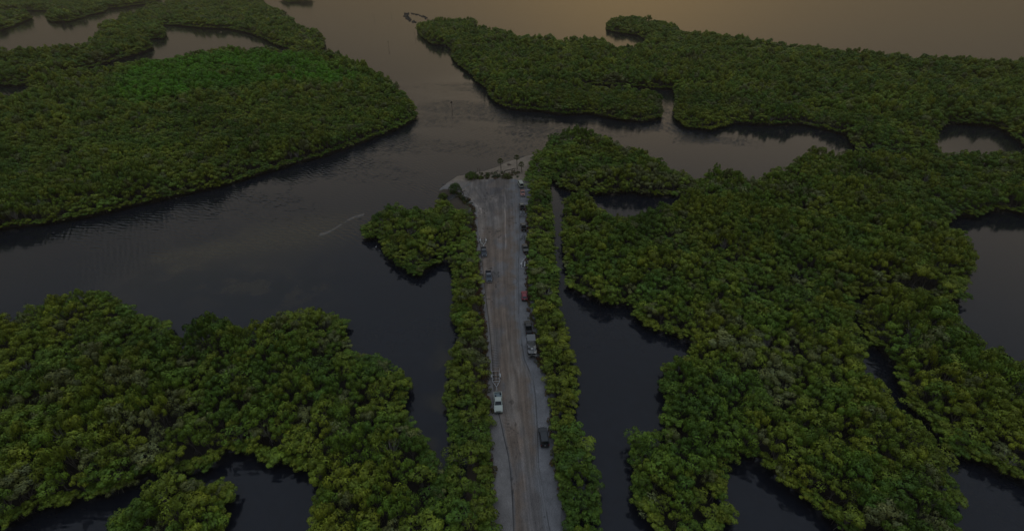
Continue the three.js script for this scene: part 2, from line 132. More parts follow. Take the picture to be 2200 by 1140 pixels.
// ---------------------------------------------------------------- water
{
  const S = 420, N = 1024;                                            // the bed as it shows through shallow water, 420 m a side
  const map = dataTex(N, N, (i, j) => {
    const x = -270 + i / N * S, z = -40 - j / N * S;
    const f = fbm(x / 26, z / 26, 3, 5), g = fbm(x / 7, z / 7, 8, 4), h = fbm(x / 1.6, z / 1.6, 21, 3);
    const bar = Math.exp(-Math.pow((z + 168 + (x + 90) * 0.34) / 17, 2)) * smooth(-160, -118, x) * smooth(-52, -82, x);      // sand bar off the point
    const flat = Math.exp(-Math.pow((z + 136 - (x + 95) * 0.1) / 12, 2)) * smooth(-150, -110, x) * smooth(-48, -72, x);      // weedy flat
    const pale = clamp(bar * smooth(0.35, 0.6, f) * 0.75 + flat * smooth(0.42, 0.62, g) * 0.5);
    const weed = clamp(flat * smooth(0.5, 0.35, g) + bar * 0.6 * smooth(0.5, 0.38, f));
    const canal = Math.exp(-Math.pow((x + 17 + (z + 90) * 0.05) / 4.5, 2)) * smooth(-122, -100, z) * smooth(0.4, 0.62, g) * 0.55;
    let c = [0.004 + 0.003 * f, 0.006 + 0.003 * f, 0.0115 + 0.003 * f];
    const p = clamp(pale + canal);
    c = [mix(c[0], 0.042, p), mix(c[1], 0.034, p), mix(c[2], 0.018, p)];
    c = [mix(c[0], 0.005, weed * 0.7), mix(c[1], 0.008, weed * 0.7), mix(c[2], 0.009, weed * 0.7)];
    const k = 0.75 + 0.5 * h; c = c.map(v => v * k);
    // a broken line of foam drifting off the point
    const fx = clamp((x + 76) / 12, 0, 1), fz = -170.5 - 18.5 * fx + 1.6 * Math.sin(fx * 7), fd = Math.abs(z - fz) * 0.55, fo = (x > -76.5 && x < -63.5) ? Math.exp(-fd * fd * 2.2) * smooth(0.16, 0.5, fbm(x / 1.3, z / 2.2, 33, 3)) : 0;
    return c.map((v, n) => mix(v, [0.26, 0.24, 0.22][n], fo * 0.4));
  }, true, false);
  const B = 2048;                                                     // ripples over the same stretch: wind-ruffled in the open channel, slack in the sheltered canals
  const waves = []; const r = rng(5);
  for (let n = 0; n < 40; n++) { const wl = 0.85 * Math.pow(3.2, r()), th = 1.15 + (r() - 0.5) * 1.3, k = 2 * Math.PI / wl * S / B; waves.push([Math.cos(th) * k, Math.sin(th) * k, r() * 6.28, wl]); }
  const hgt = new Float32Array(B * B); let lo = 1e9, hi = -1e9;
  const tabs = waves.map(w => { const c = new Float32Array(B), s = new Float32Array(B), c2 = new Float32Array(B), s2 = new Float32Array(B); for (let i = 0; i < B; i++) { c[i] = Math.cos(w[0] * i); s[i] = Math.sin(w[0] * i); c2[i] = Math.cos(w[1] * i + w[2]); s2[i] = Math.sin(w[1] * i + w[2]); } return [c, s, c2, s2, w[3]]; });
  for (let j = 0; j < B; j++) for (let i = 0; i < B; i++) {
    const x = -270 + i / B * S, z = -40 - j / B * S, edge = Math.min(i, B - 1 - i, j, B - 1 - j) / 90;
    const calm = mix(0.2, 1, Math.max(smooth(2, -24, x) * mix(0.4, 1, smooth(-95, -190, z)), smooth(-235, -262, z) * 0.7)) * clamp(edge) * (0.25 + 1.1 * smooth(0.3, 0.68, fbm(x / 60 + z / 90, z / 24 - x / 70, 71, 3)));
    let h = 0; if (calm > 0.01) for (const t of tabs) h += (t[0][i] * t[2][j] - t[1][i] * t[3][j]) * t[4];
    h *= calm; hgt[j * B + i] = h; if (h < lo) lo = h; if (h > hi) hi = h;
  }
  const bump = dataTex(B, B, (i, j) => { const v = (hgt[j * B + i] - lo) / (hi - lo); return [v, v, v]; }, false, false);
  const wm = new THREE.MeshPhysicalMaterial({ color: 0xffffff, map, roughness: 0.1, ior: 1.33, bumpMap: bump, bumpScale: 0.3 });
  const R = 9000, q = [[-R, -R], [R, -R], [R, 400], [-R, 400]];
  tag(obj('water', sheet(q, 0, (x, z) => [(x + 270) / S, (-40 - z) / S]), wm), 'calm lagoon water around the mangrove islands', null, null, 'structure');
}

// ---------------------------------------------------------------- causeway and road
const GX = -38, GZ = -36, GW = 60, GL = 232;
const guv = (x, z) => [(x - GX) / GW, (GZ - z) / GL];
const gtex = fn => dataTex(1024, 2048, (i, j) => fn(GX + (i + 0.5) / 1024 * GW, GZ - (j + 0.5) / 2048 * GL), true, false);
const speck = (x, z) => 0.82 + 0.36 * hash2(Math.floor(x * 9), Math.floor(z * 6), 3);
{
  const verge = gtex((x, z) => {
    const l = lerpAt(ROAD_L, z), r = lerpAt(ROAD_R, z), n = fbm(x / 3, z / 3, 2, 5), m = fbm(x / 0.7, z / 1.1, 9, 3);
    let c = x > (l + r) / 2 ? [0.172, 0.17, 0.174] : [0.185, 0.172, 0.162];                                 // crushed shell and limestone
    const sand = smooth(-214, -230, z); c = [mix(c[0], 0.225, sand), mix(c[1], 0.175, sand), mix(c[2], 0.125, sand)];
    const litter = x < l ? smooth(2.6, 4.6, l - x + (n - 0.5) * 1.6 + (z > -80 ? -1.6 : 1.2)) : smooth(3.6, 5.4, x - r + (n - 0.5) * 2);
    const lk = z > -214 ? litter : 0;
    c = [mix(c[0], 0.055, lk), mix(c[1], 0.04, lk), mix(c[2], 0.024, lk)];
    const k = (0.72 + 0.56 * n) * (0.85 + 0.3 * m) * speck(x, z); return c.map(v => v * k);
  });
  const top = inset(CAUSEWAY, 2.2), under = inset(CAUSEWAY, -0.8);
  const m = std(1, 1, 1, 0.95, { map: verge });
  tag(obj('causeway', [sheet(top, 0.8, guv), skirt(under, -0.35, top, 0.8, guv)], m), 'narrow shell-gravel causeway between the two mangrove strips', null, null, 'structure');

  const surf = gtex((x, z) => {
    const l = lerpAt(ROAD_L, z), r = lerpAt(ROAD_R, z), w = r - l, s = (x - l) / w, u = (x - (l + r) / 2);
    const n = fbm(x / 4.5, z / 9, 4, 5), grain = fbm(x / 0.5, z / 2.2, 15, 3), streak = fbm(x * 2.4 - z * 0.05, z / 46, 17, 4), fine = fbm(x * 6, z / 22, 19, 2);
    let c = [0.178, 0.134, 0.102];
    const grey = smooth(0.42, 0.7, n); c = [mix(c[0], 0.155, grey), mix(c[1], 0.14, grey), mix(c[2], 0.132, grey)];
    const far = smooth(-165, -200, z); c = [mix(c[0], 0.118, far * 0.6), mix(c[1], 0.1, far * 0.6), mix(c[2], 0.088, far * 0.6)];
    const bl = fbm(x / 2.2 + 7, z / 3.4, 53, 4), pale = smooth(0.5, 0.72, fbm(x / 3.5, z / 12, 57, 4) + 0.22 * (smooth(0.2, 0, s) + smooth(0.8, 1, s))); c = c.map((v, n) => mix(v, [0.225, 0.193, 0.163][n], pale * 0.6));
    let k = (0.78 + 0.44 * streak) * (0.72 + 0.56 * bl) * (0.88 + 0.24 * fine) * (0.9 + 0.2 * grain) * speck(x, z);
    for (const [c0, wd, a] of [[0.22, 0.05, -0.18], [0.36, 0.05, -0.16], [0.52, 0.03, 0.2], [0.62, 0.06, -0.18], [0.76, 0.06, -0.14], [0.45, 0.02, 0.14]]) k *= 1 + a * Math.exp(-Math.pow((s - c0 + 0.03 * Math.sin(z / 17)) / wd, 2));
    const ty = fbm(s * 34 + 1.4 * fbm(z / 34, 3, 91, 2), z / 70, 93, 3); k *= 0.9 + 0.2 * smooth(0.3, 0.7, ty);                       // many passes of tyres
    const ph = fbm(x / 0.9, z / 1.3, 97, 2) * smooth(0.55, 0.7, fbm(x / 6, z / 9, 99, 2)); k *= 1 - 0.45 * smooth(0.6, 0.75, ph);            // worn hollows
    // pale worn seam down the upper half
    const seam = Math.abs(x - (-2.7 + (z + 175) * 0.02 + 0.12 * Math.sin(z / 3))); k *= 1 + 0.8 * Math.exp(-seam * seam * 22) * smooth(-150, -163, z) * smooth(-214, -204, z) * (0.4 + 1.2 * vnoise(z / 2.3, 3, 6));
    // cross corrugations near the left edge
    k *= 1 + 0.22 * Math.sin(z * 6.3 + 1.5 * Math.sin(x * 2)) * smooth(0.34, 0.1, s) * smooth(0.5, 0.62, fbm(x / 3, z / 11, 29, 3));
    // turning arcs; wet stains with palm-shadow streaks painted into the wide end
    const a1 = Math.abs(Math.hypot(x + 27, z + 188) - 14), a2 = Math.abs(Math.hypot(x + 24, z + 185) - 13.2); if (z < -188) k *= 1 + 0.55 * (Math.exp(-a1 * a1 * 9) + Math.exp(-a2 * a2 * 9)) * smooth(0.35, 0.6, fbm(x / 2, z / 2, 31, 3));
    const dampShade = smooth(0.54, 0.66, fbm((x + 0.45 * z) / 5, z / 16, 41, 4)) * smooth(-180, -198, z) * smooth(-14, -9, x); c = [mix(c[0], 0.07, dampShade * 0.6), mix(c[1], 0.07, dampShade * 0.6), mix(c[2], 0.078, dampShade * 0.6)];
    // tyre ring
    const ring = Math.abs(Math.hypot(x + 0.6, (z + 136.5) * 1) - 2.4); k *= 1 - 0.35 * Math.exp(-ring * ring * 60) * (x > -1.4 ? 1 : 0.35);
    // grey dust towards the right shoulder, dark lip on the left edge
    const sh = Math.max(smooth(0.74, 1.0, s + (bl - 0.5) * 0.4), z > -84 ? 0.8 * smooth(0.1, 0, s + (bl - 0.5) * 0.2) : 0); c = [mix(c[0], 0.15, sh), mix(c[1], 0.148, sh), mix(c[2], 0.15, sh)];
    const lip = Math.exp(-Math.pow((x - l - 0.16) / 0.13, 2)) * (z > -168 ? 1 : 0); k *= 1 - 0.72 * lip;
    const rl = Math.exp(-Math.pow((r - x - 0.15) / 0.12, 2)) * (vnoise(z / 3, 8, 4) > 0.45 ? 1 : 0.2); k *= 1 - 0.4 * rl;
    return c.map(v => v * k);
  });
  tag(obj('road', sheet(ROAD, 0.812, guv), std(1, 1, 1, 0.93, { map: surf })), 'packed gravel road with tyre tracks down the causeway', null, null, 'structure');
  // boat ramp slabs
  const rt = dataTex(256, 256, (i, j) => { const x = i / 256 * 12, z = j / 256 * 12, n = fbm(x, z, 6, 5), f = fbm(x * 5, z * 5, 8, 3); const k = (0.75 + 0.5 * n) * (0.85 + 0.3 * f); return [0.15 * k, 0.145 * k, 0.135 * k]; });
  const rm = std(1, 1, 1, 0.9, { map: rt });
  const slab = (q, ys, d) => { const uv = (x, z) => [x / 12, z / 12], y = (x, z) => ys[q.findIndex(p => p[0] === x && p[1] === z)]; const pos = [], n = q.length, s = area2(q) > 0; const gs = [sheet(q, y, uv)]; for (let i = 0; i < n; i++) { const j = (i + 1) % n, P = [[q[i], ys[i] - d], [q[j], ys[j] - d], [q[j], ys[j]], [q[i], ys[i]]]; for (const k of s ? [0, 2, 1, 0, 3, 2] : [0, 1, 2, 0, 2, 3]) pos.push(P[k][0][0], P[k][1], P[k][0][1]); } const g = new THREE.BufferGeometry(); g.setAttribute('position', new THREE.Float32BufferAttribute(pos, 3)); g.computeVertexNormals(); gs.push(g.index ? g : g); gs[0].computeVertexNormals(); return gs; };
  const ramp = thing('boat_ramp', 'grey concrete boat ramp sloping into the channel at the road end', 'boat ramp');
  const A = [-34.5, -223], Bp = [-29.5, -231.5], C = [-19.6, -221], D = [-23.6, -213.8], M1 = [-28.9, -218.5], M2 = [-24.5, -226.3];
  obj('ramp_slab', slab([A, M1, M2, Bp], [-0.25, 0.42, 0.42, -0.25], 0.3), rm, ramp); obj('ramp_slab', slab([[M1[0] + 0.1, M1[1] + 0.05], D, C, [M2[0] + 0.1, M2[1] - 0.05]].map(p => [p[0] + 0.02, p[1]]), [0.44, 0.86, 0.86, 0.44], 0.3), rm, ramp);
  obj('curb', [bar([-34.6, -0.1, -222.7], [-23.8, 1.0, -213.4], 0.16, 6)], std(0.1, 0.09, 0.08), ramp);
  const ramp2 = thing('concrete_landing', 'small pale concrete landing beside the shrub below the boat ramp', 'landing');
  obj('landing_slab', slab([[-31.2, -203.3], [-28.2, -201.2], [-23.2, -207.5], [-26.3, -209.2]], [0.9, 0.9, 0.95, 0.95], 0.4), std(0.17, 0.17, 0.175, 0.9, { map: rt }), ramp2);
  obj('curb', [bar([-31.2, 1, -203.1], [-28.2, 1, -201.0], 0.13, 6), bar([-28.2, 1, -201], [-23.1, 1.02, -207.4], 0.13, 6)], std(0.12, 0.11, 0.1), ramp2);
}

// ---------------------------------------------------------------- mangroves
const LEAF = new THREE.MeshPhysicalMaterial({ color: 0xffffff, roughness: 0.55, specularIntensity: 0.4, vertexColors: true, side: THREE.DoubleSide });
function crownGeometry(seed, o) { // leaf rosettes gathered in clumps over a dome; every leaf a small rhombus
  const r = rng(seed), pos = [], nor = [], col = [], N = o.clumps, v = () => new THREE.Vector3(r() - 0.5, r() - 0.5, r() - 0.5);
  const lean = [(r() - 0.5) * 0.8, (r() - 0.5) * 0.8];
  for (let i = 0; i < N; i++) {
    const u = Math.sqrt((i + 0.4) / N), a = i * 2.39996 + r() * 0.5, rad = o.rx * u * (0.9 + 0.25 * r());
    const c = new THREE.Vector3(Math.cos(a) * rad + lean[0], o.top - o.ry * (1 - Math.sqrt(Math.max(0, 1 - u * u * 0.93))) + (r() - 0.6) * o.rough, Math.sin(a) * rad + lean[1]);
    const cr = o.cr * (0.72 + 0.6 * r()), sq = 0.8 + 0.3 * r(), tone = 0.72 + 0.55 * r(), yel = r();
    const out = new THREE.Vector3(Math.cos(a) * u * 0.9, 0.9, Math.sin(a) * u * 0.9).normalize();
    for (let k = 0; k < o.leaves; k++) {
      const d = v().normalize().addScaledVector(out, 0.62).normalize(), p = c.clone().add(new THREE.Vector3(d.x * cr, d.y * cr * sq, d.z * cr).multiplyScalar(0.72 + 0.34 * r()));
      const n = d.clone().addScaledVector(v(), 0.95).normalize(), t = v().cross(n).normalize(), b = n.clone().cross(t), L = o.leaf * (0.7 + 0.6 * r()), Wd = L * 0.5;
      const P = [p.clone().addScaledVector(t, L / 2), p.clone().addScaledVector(b, Wd / 2), p.clone().addScaledVector(t, -L / 2), p.clone().addScaledVector(b, -Wd / 2)];
      const sn = n.clone().multiplyScalar(o.jit * 0.75).addScaledVector(d, 0.7).normalize(), f = tone * (1 - o.jit / 2 + o.jit * r()), w = clamp(yel * 0.6 + r() * 0.5);
      const cc = [mix(0.9, 1.16, w) * f, mix(0.96, 1.05, w) * f, mix(1.2, 0.75, w) * f];
      for (const q of [0, 1, 2, 0, 2, 3]) { pos.push(P[q].x, P[q].y, P[q].z); nor.push(sn.x, sn.y, sn.z); col.push(...cc); }
    }
  }
  const g = new THREE.BufferGeometry(); g.setAttribute('position', new THREE.Float32BufferAttribute(pos, 3)); g.setAttribute('normal', new THREE.Float32BufferAttribute(nor, 3)); g.setAttribute('color', new THREE.Float32BufferAttribute(col, 3)); return g;
}
function trunkGeometry(seed, o) { // a leaning stem, forked limbs and arching prop roots
  const r = rng(seed + 900), gs = [], y1 = o.top * 0.42; gs.push(bar([0, 0.3, 0], [0.2 * (r() - 0.5), y1, 0.2 * (r() - 0.5)], 0.17, 6, 0.12));
  for (let i = 0; i < (o.bare ? 16 : 7); i++) { const a = i * 0.9 + r(), R = o.rx * (0.35 + 0.55 * r()), e = [Math.cos(a) * R, o.top * (0.7 + 0.24 * r()), Math.sin(a) * R], m = [e[0] * 0.55, mix(y1, e[1], 0.6), e[2] * 0.55]; gs.push(bar([0, y1 * (0.75 + 0.25 * r()), 0], m, 0.085, 5, 0.06), bar(m, e, 0.065, 5, 0.025)); const e2 = [e[0] * 1.2 + r() - 0.5, e[1] + 0.35, e[2] * 1.2 + r() - 0.5]; gs.push(bar(m, e2, 0.04, 4, 0.012)); }
  for (let i = 0; i < 6; i++) { const a = i * 1.05 + r() * 0.5, R = 0.7 + 0.7 * r(); gs.push(bar([0, 1.3 + 0.5 * r(), 0], [Math.cos(a) * R * 0.7, 0.9, Math.sin(a) * R * 0.7], 0.05, 4), bar([Math.cos(a) * R * 0.7, 0.9, Math.sin(a) * R * 0.7], [Math.cos(a) * R, -0.3, Math.sin(a) * R], 0.045, 4)); }
  return merged(gs);
}
const KINDS = [
  { clumps: 8, leaves: 120, rx: 1.95, ry: 1.7, top: 5.9, rough: 1.5, cr: 1.0, leaf: 0.46, jit: 0.62 },
  { clumps: 9, leaves: 108, rx: 2.1, ry: 2.0, top: 5.9, rough: 1.9, cr: 0.93, leaf: 0.44, jit: 0.62 },
  { clumps: 6, leaves: 150, rx: 1.8, ry: 1.5, top: 5.8, rough: 1.3, cr: 1.16, leaf: 0.48, jit: 0.62 },
  { clumps: 8, leaves: 108, rx: 2.05, ry: 2.2, top: 6.2, rough: 2.2, cr: 0.95, leaf: 0.46, jit: 0.62 },
  { clumps: 8, leaves: 105, rx: 2.1, ry: 1.9, top: 5.6, rough: 1.8, cr: 0.95, leaf: 0.34, jit: 0.62 },
  { clumps: 7, leaves: 26, rx: 2.3, ry: 1.8, top: 6.0, rough: 1.4, cr: 0.8, leaf: 0.3, bare: 1, jit: 0.62 },
  { clumps: 6, leaves: 170, rx: 1.75, ry: 1.7, top: 5.9, rough: 1.6, cr: 1.1, leaf: 0.46, jit: 0.34 },
  { clumps: 5, leaves: 190, rx: 1.65, ry: 1.4, top: 5.8, rough: 1.4, cr: 1.25, leaf: 0.5, jit: 0.34 },
  { clumps: 7, leaves: 150, rx: 1.9, ry: 2.0, top: 6.1, rough: 2.0, cr: 1.0, leaf: 0.46, jit: 0.34 },
].map((o, i) => ({ ...o, crown: crownGeometry(101 + i * 7, o), trunk: trunkGeometry(101 + i * 7, o) }));
const BARK = std(0.13, 0.115, 0.1, 0.9), GREYBARK = std(0.24, 0.22, 0.2, 0.9);
const TONES = [['yellow-green', [0.19, 0.226, 0.022]], ['olive green', [0.152, 0.204, 0.022]], ['mid green', [0.112, 0.186, 0.021]], ['dark green', [0.078, 0.148, 0.021]], ['dusty olive', [0.155, 0.175, 0.06]]];
const toneAt = (x, z, vivid) => { // slow drifts of leaf colour through a wood, and one tree against the next
  const f = fbm(x / 14, z / 14, 61, 3), h = hash2(Math.round(x * 10), Math.round(z * 10), 9);
  
  const t = clamp(f * 1.3 - 0.15 + (h - 0.5) * 0.75); let c;
  if (h > 0.94 || fbm(x / 32, z / 20, 83, 3) + (h - 0.5) * 0.3 > 0.8) c = TONES[4][1]; else { const k = clamp(t) * 3, a = Math.min(2, Math.floor(k)); c = TONES[a][1].map((v, n) => mix(v, TONES[a + 1][1][n], k - a)); }
  if (vivid) c = c.map((v, n) => mix(v, [0.06 + 0.04 * h, 0.215 + 0.05 * f, 0.006][n], vivid * (0.72 + 0.28 * h)));
  return c.map(v => v * (0.82 + 0.36 * hash2(Math.round(x * 10), Math.round(z * 10), 12)) * (0.72 + 0.56 * fbm(x / 45, z / 32, 87, 3)));
};
const MUD = std(0.014, 0.012, 0.009, 0.95);  // mud colour darkened to stand in for shadow beneath the canopy edge
const WOOD_LABEL = {
  far_left_island: 'large mangrove island filling the left, with a vivid green middle', upper_left_island: 'long bent mangrove island in the upper left beyond the big island', top_left_shore: 'distant mangrove shore along the top left corner',
  top_left_islet: 'small oval mangrove islet before the distant top left shore', left_edge_islet: 'mangrove islet cut by the left edge near the top', top_islet: 'dark sliver of mangrove islet at the very top left of centre',
  far_right_shore: 'broad mangrove land along the upper right with a thin hooked spit', canal_head_wood: 'rounded mangrove mass beyond the head of the right-hand canal', right_wood: 'big mangrove wood right of the canal beside the road',
  east_bank_wood: 'mangrove belt at the lower right beyond the narrow creek', left_strip: 'rest of the mangrove strip and point left of the road', lower_left_wood: 'rest of the mangrove wood filling the lower left', corner_islet: 'rest of the mangrove islet in the lower left corner', right_strip: 'rest of the mangrove strip between road and right-hand canal',
};
const view = new THREE.Matrix4(); camera.updateMatrixWorld(); camera.updateProjectionMatrix(); view.multiplyMatrices(camera.projectionMatrix, camera.matrixWorldInverse);
const seenAt = (x, y, z, m) => { const p = new THREE.Vector3(x, y, z).applyMatrix4(view); return Math.abs(p.x) < m && Math.abs(p.y) < m && p.z < 1; };
const BANDS = [[0, 250, 3.25], [250, 400, 3.4], [400, 620, 4.05], [620, 950, 5.2], [950, 2200, 6.8]];
const CLEAR = [...ROAD_L.map(p => [p[0] - 2.6, p[1]]), ...[...ROAD_R].reverse().map(p => [p[0] + (p[1] < -130 ? 4.3 : 3.6), p[1]]), [-25, -233]];
const VIVID = [[-331, -383], [-369, -453], [-365, -510], [-332, -559], [-296, -577], [-232, -571], [-168, -523], [-109, -443], [-125, -399], [-173, -411], [-207, -388], [-237, -365], [-254, -339], [-301, -351]];
const trees = [];
let nTree = 0;
for (const [wood, q] of Object.entries(WOODS)) {
  const r = rng(wood.length * 131 + q.length), xs = q.map(p => p[0]), zs = q.map(p => p[1]), ds = q.map(p => Math.hypot(...p));
  const strip = wood === 'left_strip' || wood === 'right_strip';
  if (!strip) { let a = inset(q, 1.6), b = inset(q, 2.6); const ok = b.map((p, i) => inside(q, ...p) && edgeDist(q, ...p) > 2.3 && edgeDist(q, ...a[i]) > 1.3 && inside(q, ...a[i])); a = a.filter((p, i) => ok[i]); b = b.filter((p, i) => ok[i]); if (a.length > 3) tag(obj('mud_bank', [sheet(b, 0.3), skirt(a, -0.3, b, 0.3)], MUD), 'dark mud bank under mangroves', null, null, 'structure'); }
  for (const [d0, d1, s] of BANDS) {
    const k = s / 3.1, add = (x, z, hk, wk, e, low) => {
      const d = Math.hypot(x, z); if (d < d0 || d >= d1) return;
      if (!seenAt(x, 3, z, 1.22)) return;
      const vx = x + 30 * (fbm(x / 30, z / 30, 77, 3) - 0.5), vz = z + 44 * (fbm(x / 30, z / 30, 78, 3) - 0.5), vivid = wood === 'far_left_island' && inside(VIVID, vx, vz) ? smooth(0, 32, edgeDist(VIVID, vx, vz)) * smooth(0.3, 0.55, fbm(x / 16, z / 16, 79, 3) + 0.1) : 0;
      const big = 1 + 0.35 * vivid;
      trees.push({ wood, x, z, e, low, kind: low ? (k > 1.1 ? 6 : Math.floor(r() * 4)) : r() < 0.022 && k < 1.4 ? 5 : k > 1.1 ? 6 + Math.floor(r() * 3) : Math.floor(r() * 5), yaw: r() * 6.283, w: wk * big * (low ? 0.8 + 0.4 * r() : 0.74 + 0.62 * Math.pow(r(), 1.6) + (r() < 0.07 ? 0.35 : 0)) * (k > 1 ? k * (low ? 0.94 : 0.84) : 1), h: Math.max(0.3, hk * (1 + 0.1 * vivid) * (k > 1 ? 1 + (k - 1) * 0.2 : 1)), tx: (r() - 0.5) * 0.22, tz: (r() - 0.5) * 0.22, c: toneAt(x, z, vivid), d, vivid });
    };
    const x0 = Math.max(Math.min(...xs), -d1), x1 = Math.min(Math.max(...xs), d1), z0 = Math.max(Math.min(...zs), -d1), z1 = Math.max(...zs), row = s * 0.87;
    for (let z = z0, n = 0; z < z1; z += row, n++) for (let x = x0 + (n % 2) * s / 2; x < x1; x += s) {
      const X = x + (r() - 0.5) * s * 0.62, Z = z + (r() - 0.5) * s * 0.62; if (!inside(q, X, Z)) continue;
      const e = edgeDist(q, X, Z); if (e < (r() < 0.22 ? 0.95 : 1.65) * k) continue;
      if (strip && inside(CLEAR, X, Z)) continue;
      const hgt = mix(0.62, 1.08, smooth(0.5, 7, e)) + (strip ? 0 : (fbm(X / 30, Z / 26, 55, 3) - 0.5) * 0.95) + (fbm(X / (9 * k), Z / (9 * k), 51, 3) - 0.5) * 0.85 * Math.min(k, 1.3) + (r() - 0.5) * (k > 1.1 ? 0.6 : 0.42) * Math.min(k, 1.3);
      add(X, Z, strip ? hgt * 0.9 : hgt * 1.04, 1, e, false);
    }
    for (let i = 0; i < q.length; i++) { // low boughs hanging over the water's edge
      const a = q[i], b = q[(i + 1) % q.length], L = Math.hypot(b[0] - a[0], b[1] - a[1]), sg = area2(q) > 0 ? 1 : -1, nx = -(b[1] - a[1]) / L * sg, nz = (b[0] - a[0]) / L * sg;
      for (let t = 0; t < L; t += 1.55 * k) { const f = (t + r()) / L, o = 0.95 + 0.9 * r(), X = a[0] + (b[0] - a[0]) * f + nx * o * k, Z = a[1] + (b[1] - a[1]) * f + nz * o * k; if (inside(q, X, Z) && !(strip && inside(CLEAR, X, Z))) add(X, Z, 0.33 + 0.22 * r(), 0.66, o, true); }
    }
  }
}
// the 300 that show largest are trees of their own, the rest of each wood is one mass
const size = t => t.w * t.h / t.d;
const shown = trees.filter(t => !t.low && t.h > 0.6 && seenAt(t.x, 5 * t.h, t.z, 0.985)).sort((a, b) => size(b) - size(a)).slice(0, 300);
for (const t of shown) t.own = true;
const MARKS = { // what stands near, to say which tree is meant
  left_strip: [[-57, 'at the foot of the photo'], [-70, 'by the bare left shoulder'], [-83, 'beside the white pickup'], [-94, 'beside the trailer of the white pickup'], [-112, 'across from the black pickup'], [-127, 'across from the red car'], [-140, 'beside the silver-blue pickup']],
  right_strip: [[-50, 'at the foot of the photo'], [-62, 'below the dark wagon'], [-73, 'beside the dark wagon'], [-85, 'across from the white pickup'], [-102, 'beside the pontoon boat'], [-112, 'beside the black pickup'], [-127, 'beside the red car']],
};
const SPOTS = { lower_left_wood: [[-96, -60, "by the left edge, above the pool"], [-85, -63, "above the bottom-left pool"], [-76, -67, "above the corner islet"], [-69, -71, "left of the cove"], [-56, -70, "above the cove"], [-44, -67, "above the cove's right end"], [-37, -61, "on the right lip of the cove"], [-35, -53, "right of the cove, at the foot"], [-28, -54, "midway from cove to canal, at the foot"], [-30, -63, "midway from cove to canal"], [-20, -52, "near the strip, at the foot"], [-14, -51, "touching the strip, at the foot"], [-19, -62, "facing the canal's lower end"], [-26, -71, "on the canal bank, lower part"], [-31, -81, "on the canal bank, upper part"], [-36, -75, "one row in from the canal"], [-85, -77, "left of the middle"], [-59, -81, "in the middle"], [-102, -72, "by the left edge, middle"], [-51, -96, "on the rounded headland"]],
  corner_islet: [[-54, -56, "on the cove side"], [-68, -61, "at its top"], [-63, -53, "in its middle"], [-74, -53, "on the pool side"], [-54, -51, "at its foot"]],
  right_wood: [[30, -68, "on the upper lobe beside the canal"], [38, -68, "on the upper lobe, right half"], [27, -59, "on the lobe's canal side"], [38, -59, "on the lobe's cove side"], [30, -52, "on the lobe, at the foot"], [42, -81, "on the left shoulder"], [49, -72, "above the cove"], [57, -67, "up and right of the cove"], [61, -60, "right of the cove"], [65, -53, "right of the cove, at the foot"], [74, -52, "at the foot, left of the pool"], [85, -57, "on the bulge facing the pool"], [80, -63, "inland of the bulge"], [90, -72, "on the creek bank, lower part"], [84, -80, "on the creek bank, middle"], [75, -70, "one row in from the creek"], [68, -77, "in the middle"], [57, -86, "left of the middle"]],
  east_bank_wood: [[100, -67, "above the right-edge pool"], [105, -65, "at the right edge, above the pool"], [115, -77, "at the right edge"], [101, -77, "on the creek side, lower part"], [104, -89, "on the creek side, upper part"]] };
const PLACE = { left_strip: 'left roadside strip', right_strip: 'right roadside strip', lower_left_wood: 'lower left wood', corner_islet: 'lower left corner islet', right_wood: 'right-hand wood', east_bank_wood: 'lower right bank' };
const TM = TONES.map(([n, c]) => [n, c, [0.82, 1, 1.2].map(k => { const m = LEAF.clone(); m.color.setRGB(...c.map(v => v * k)); return m; })]);
const firsts = KINDS.map(() => null);
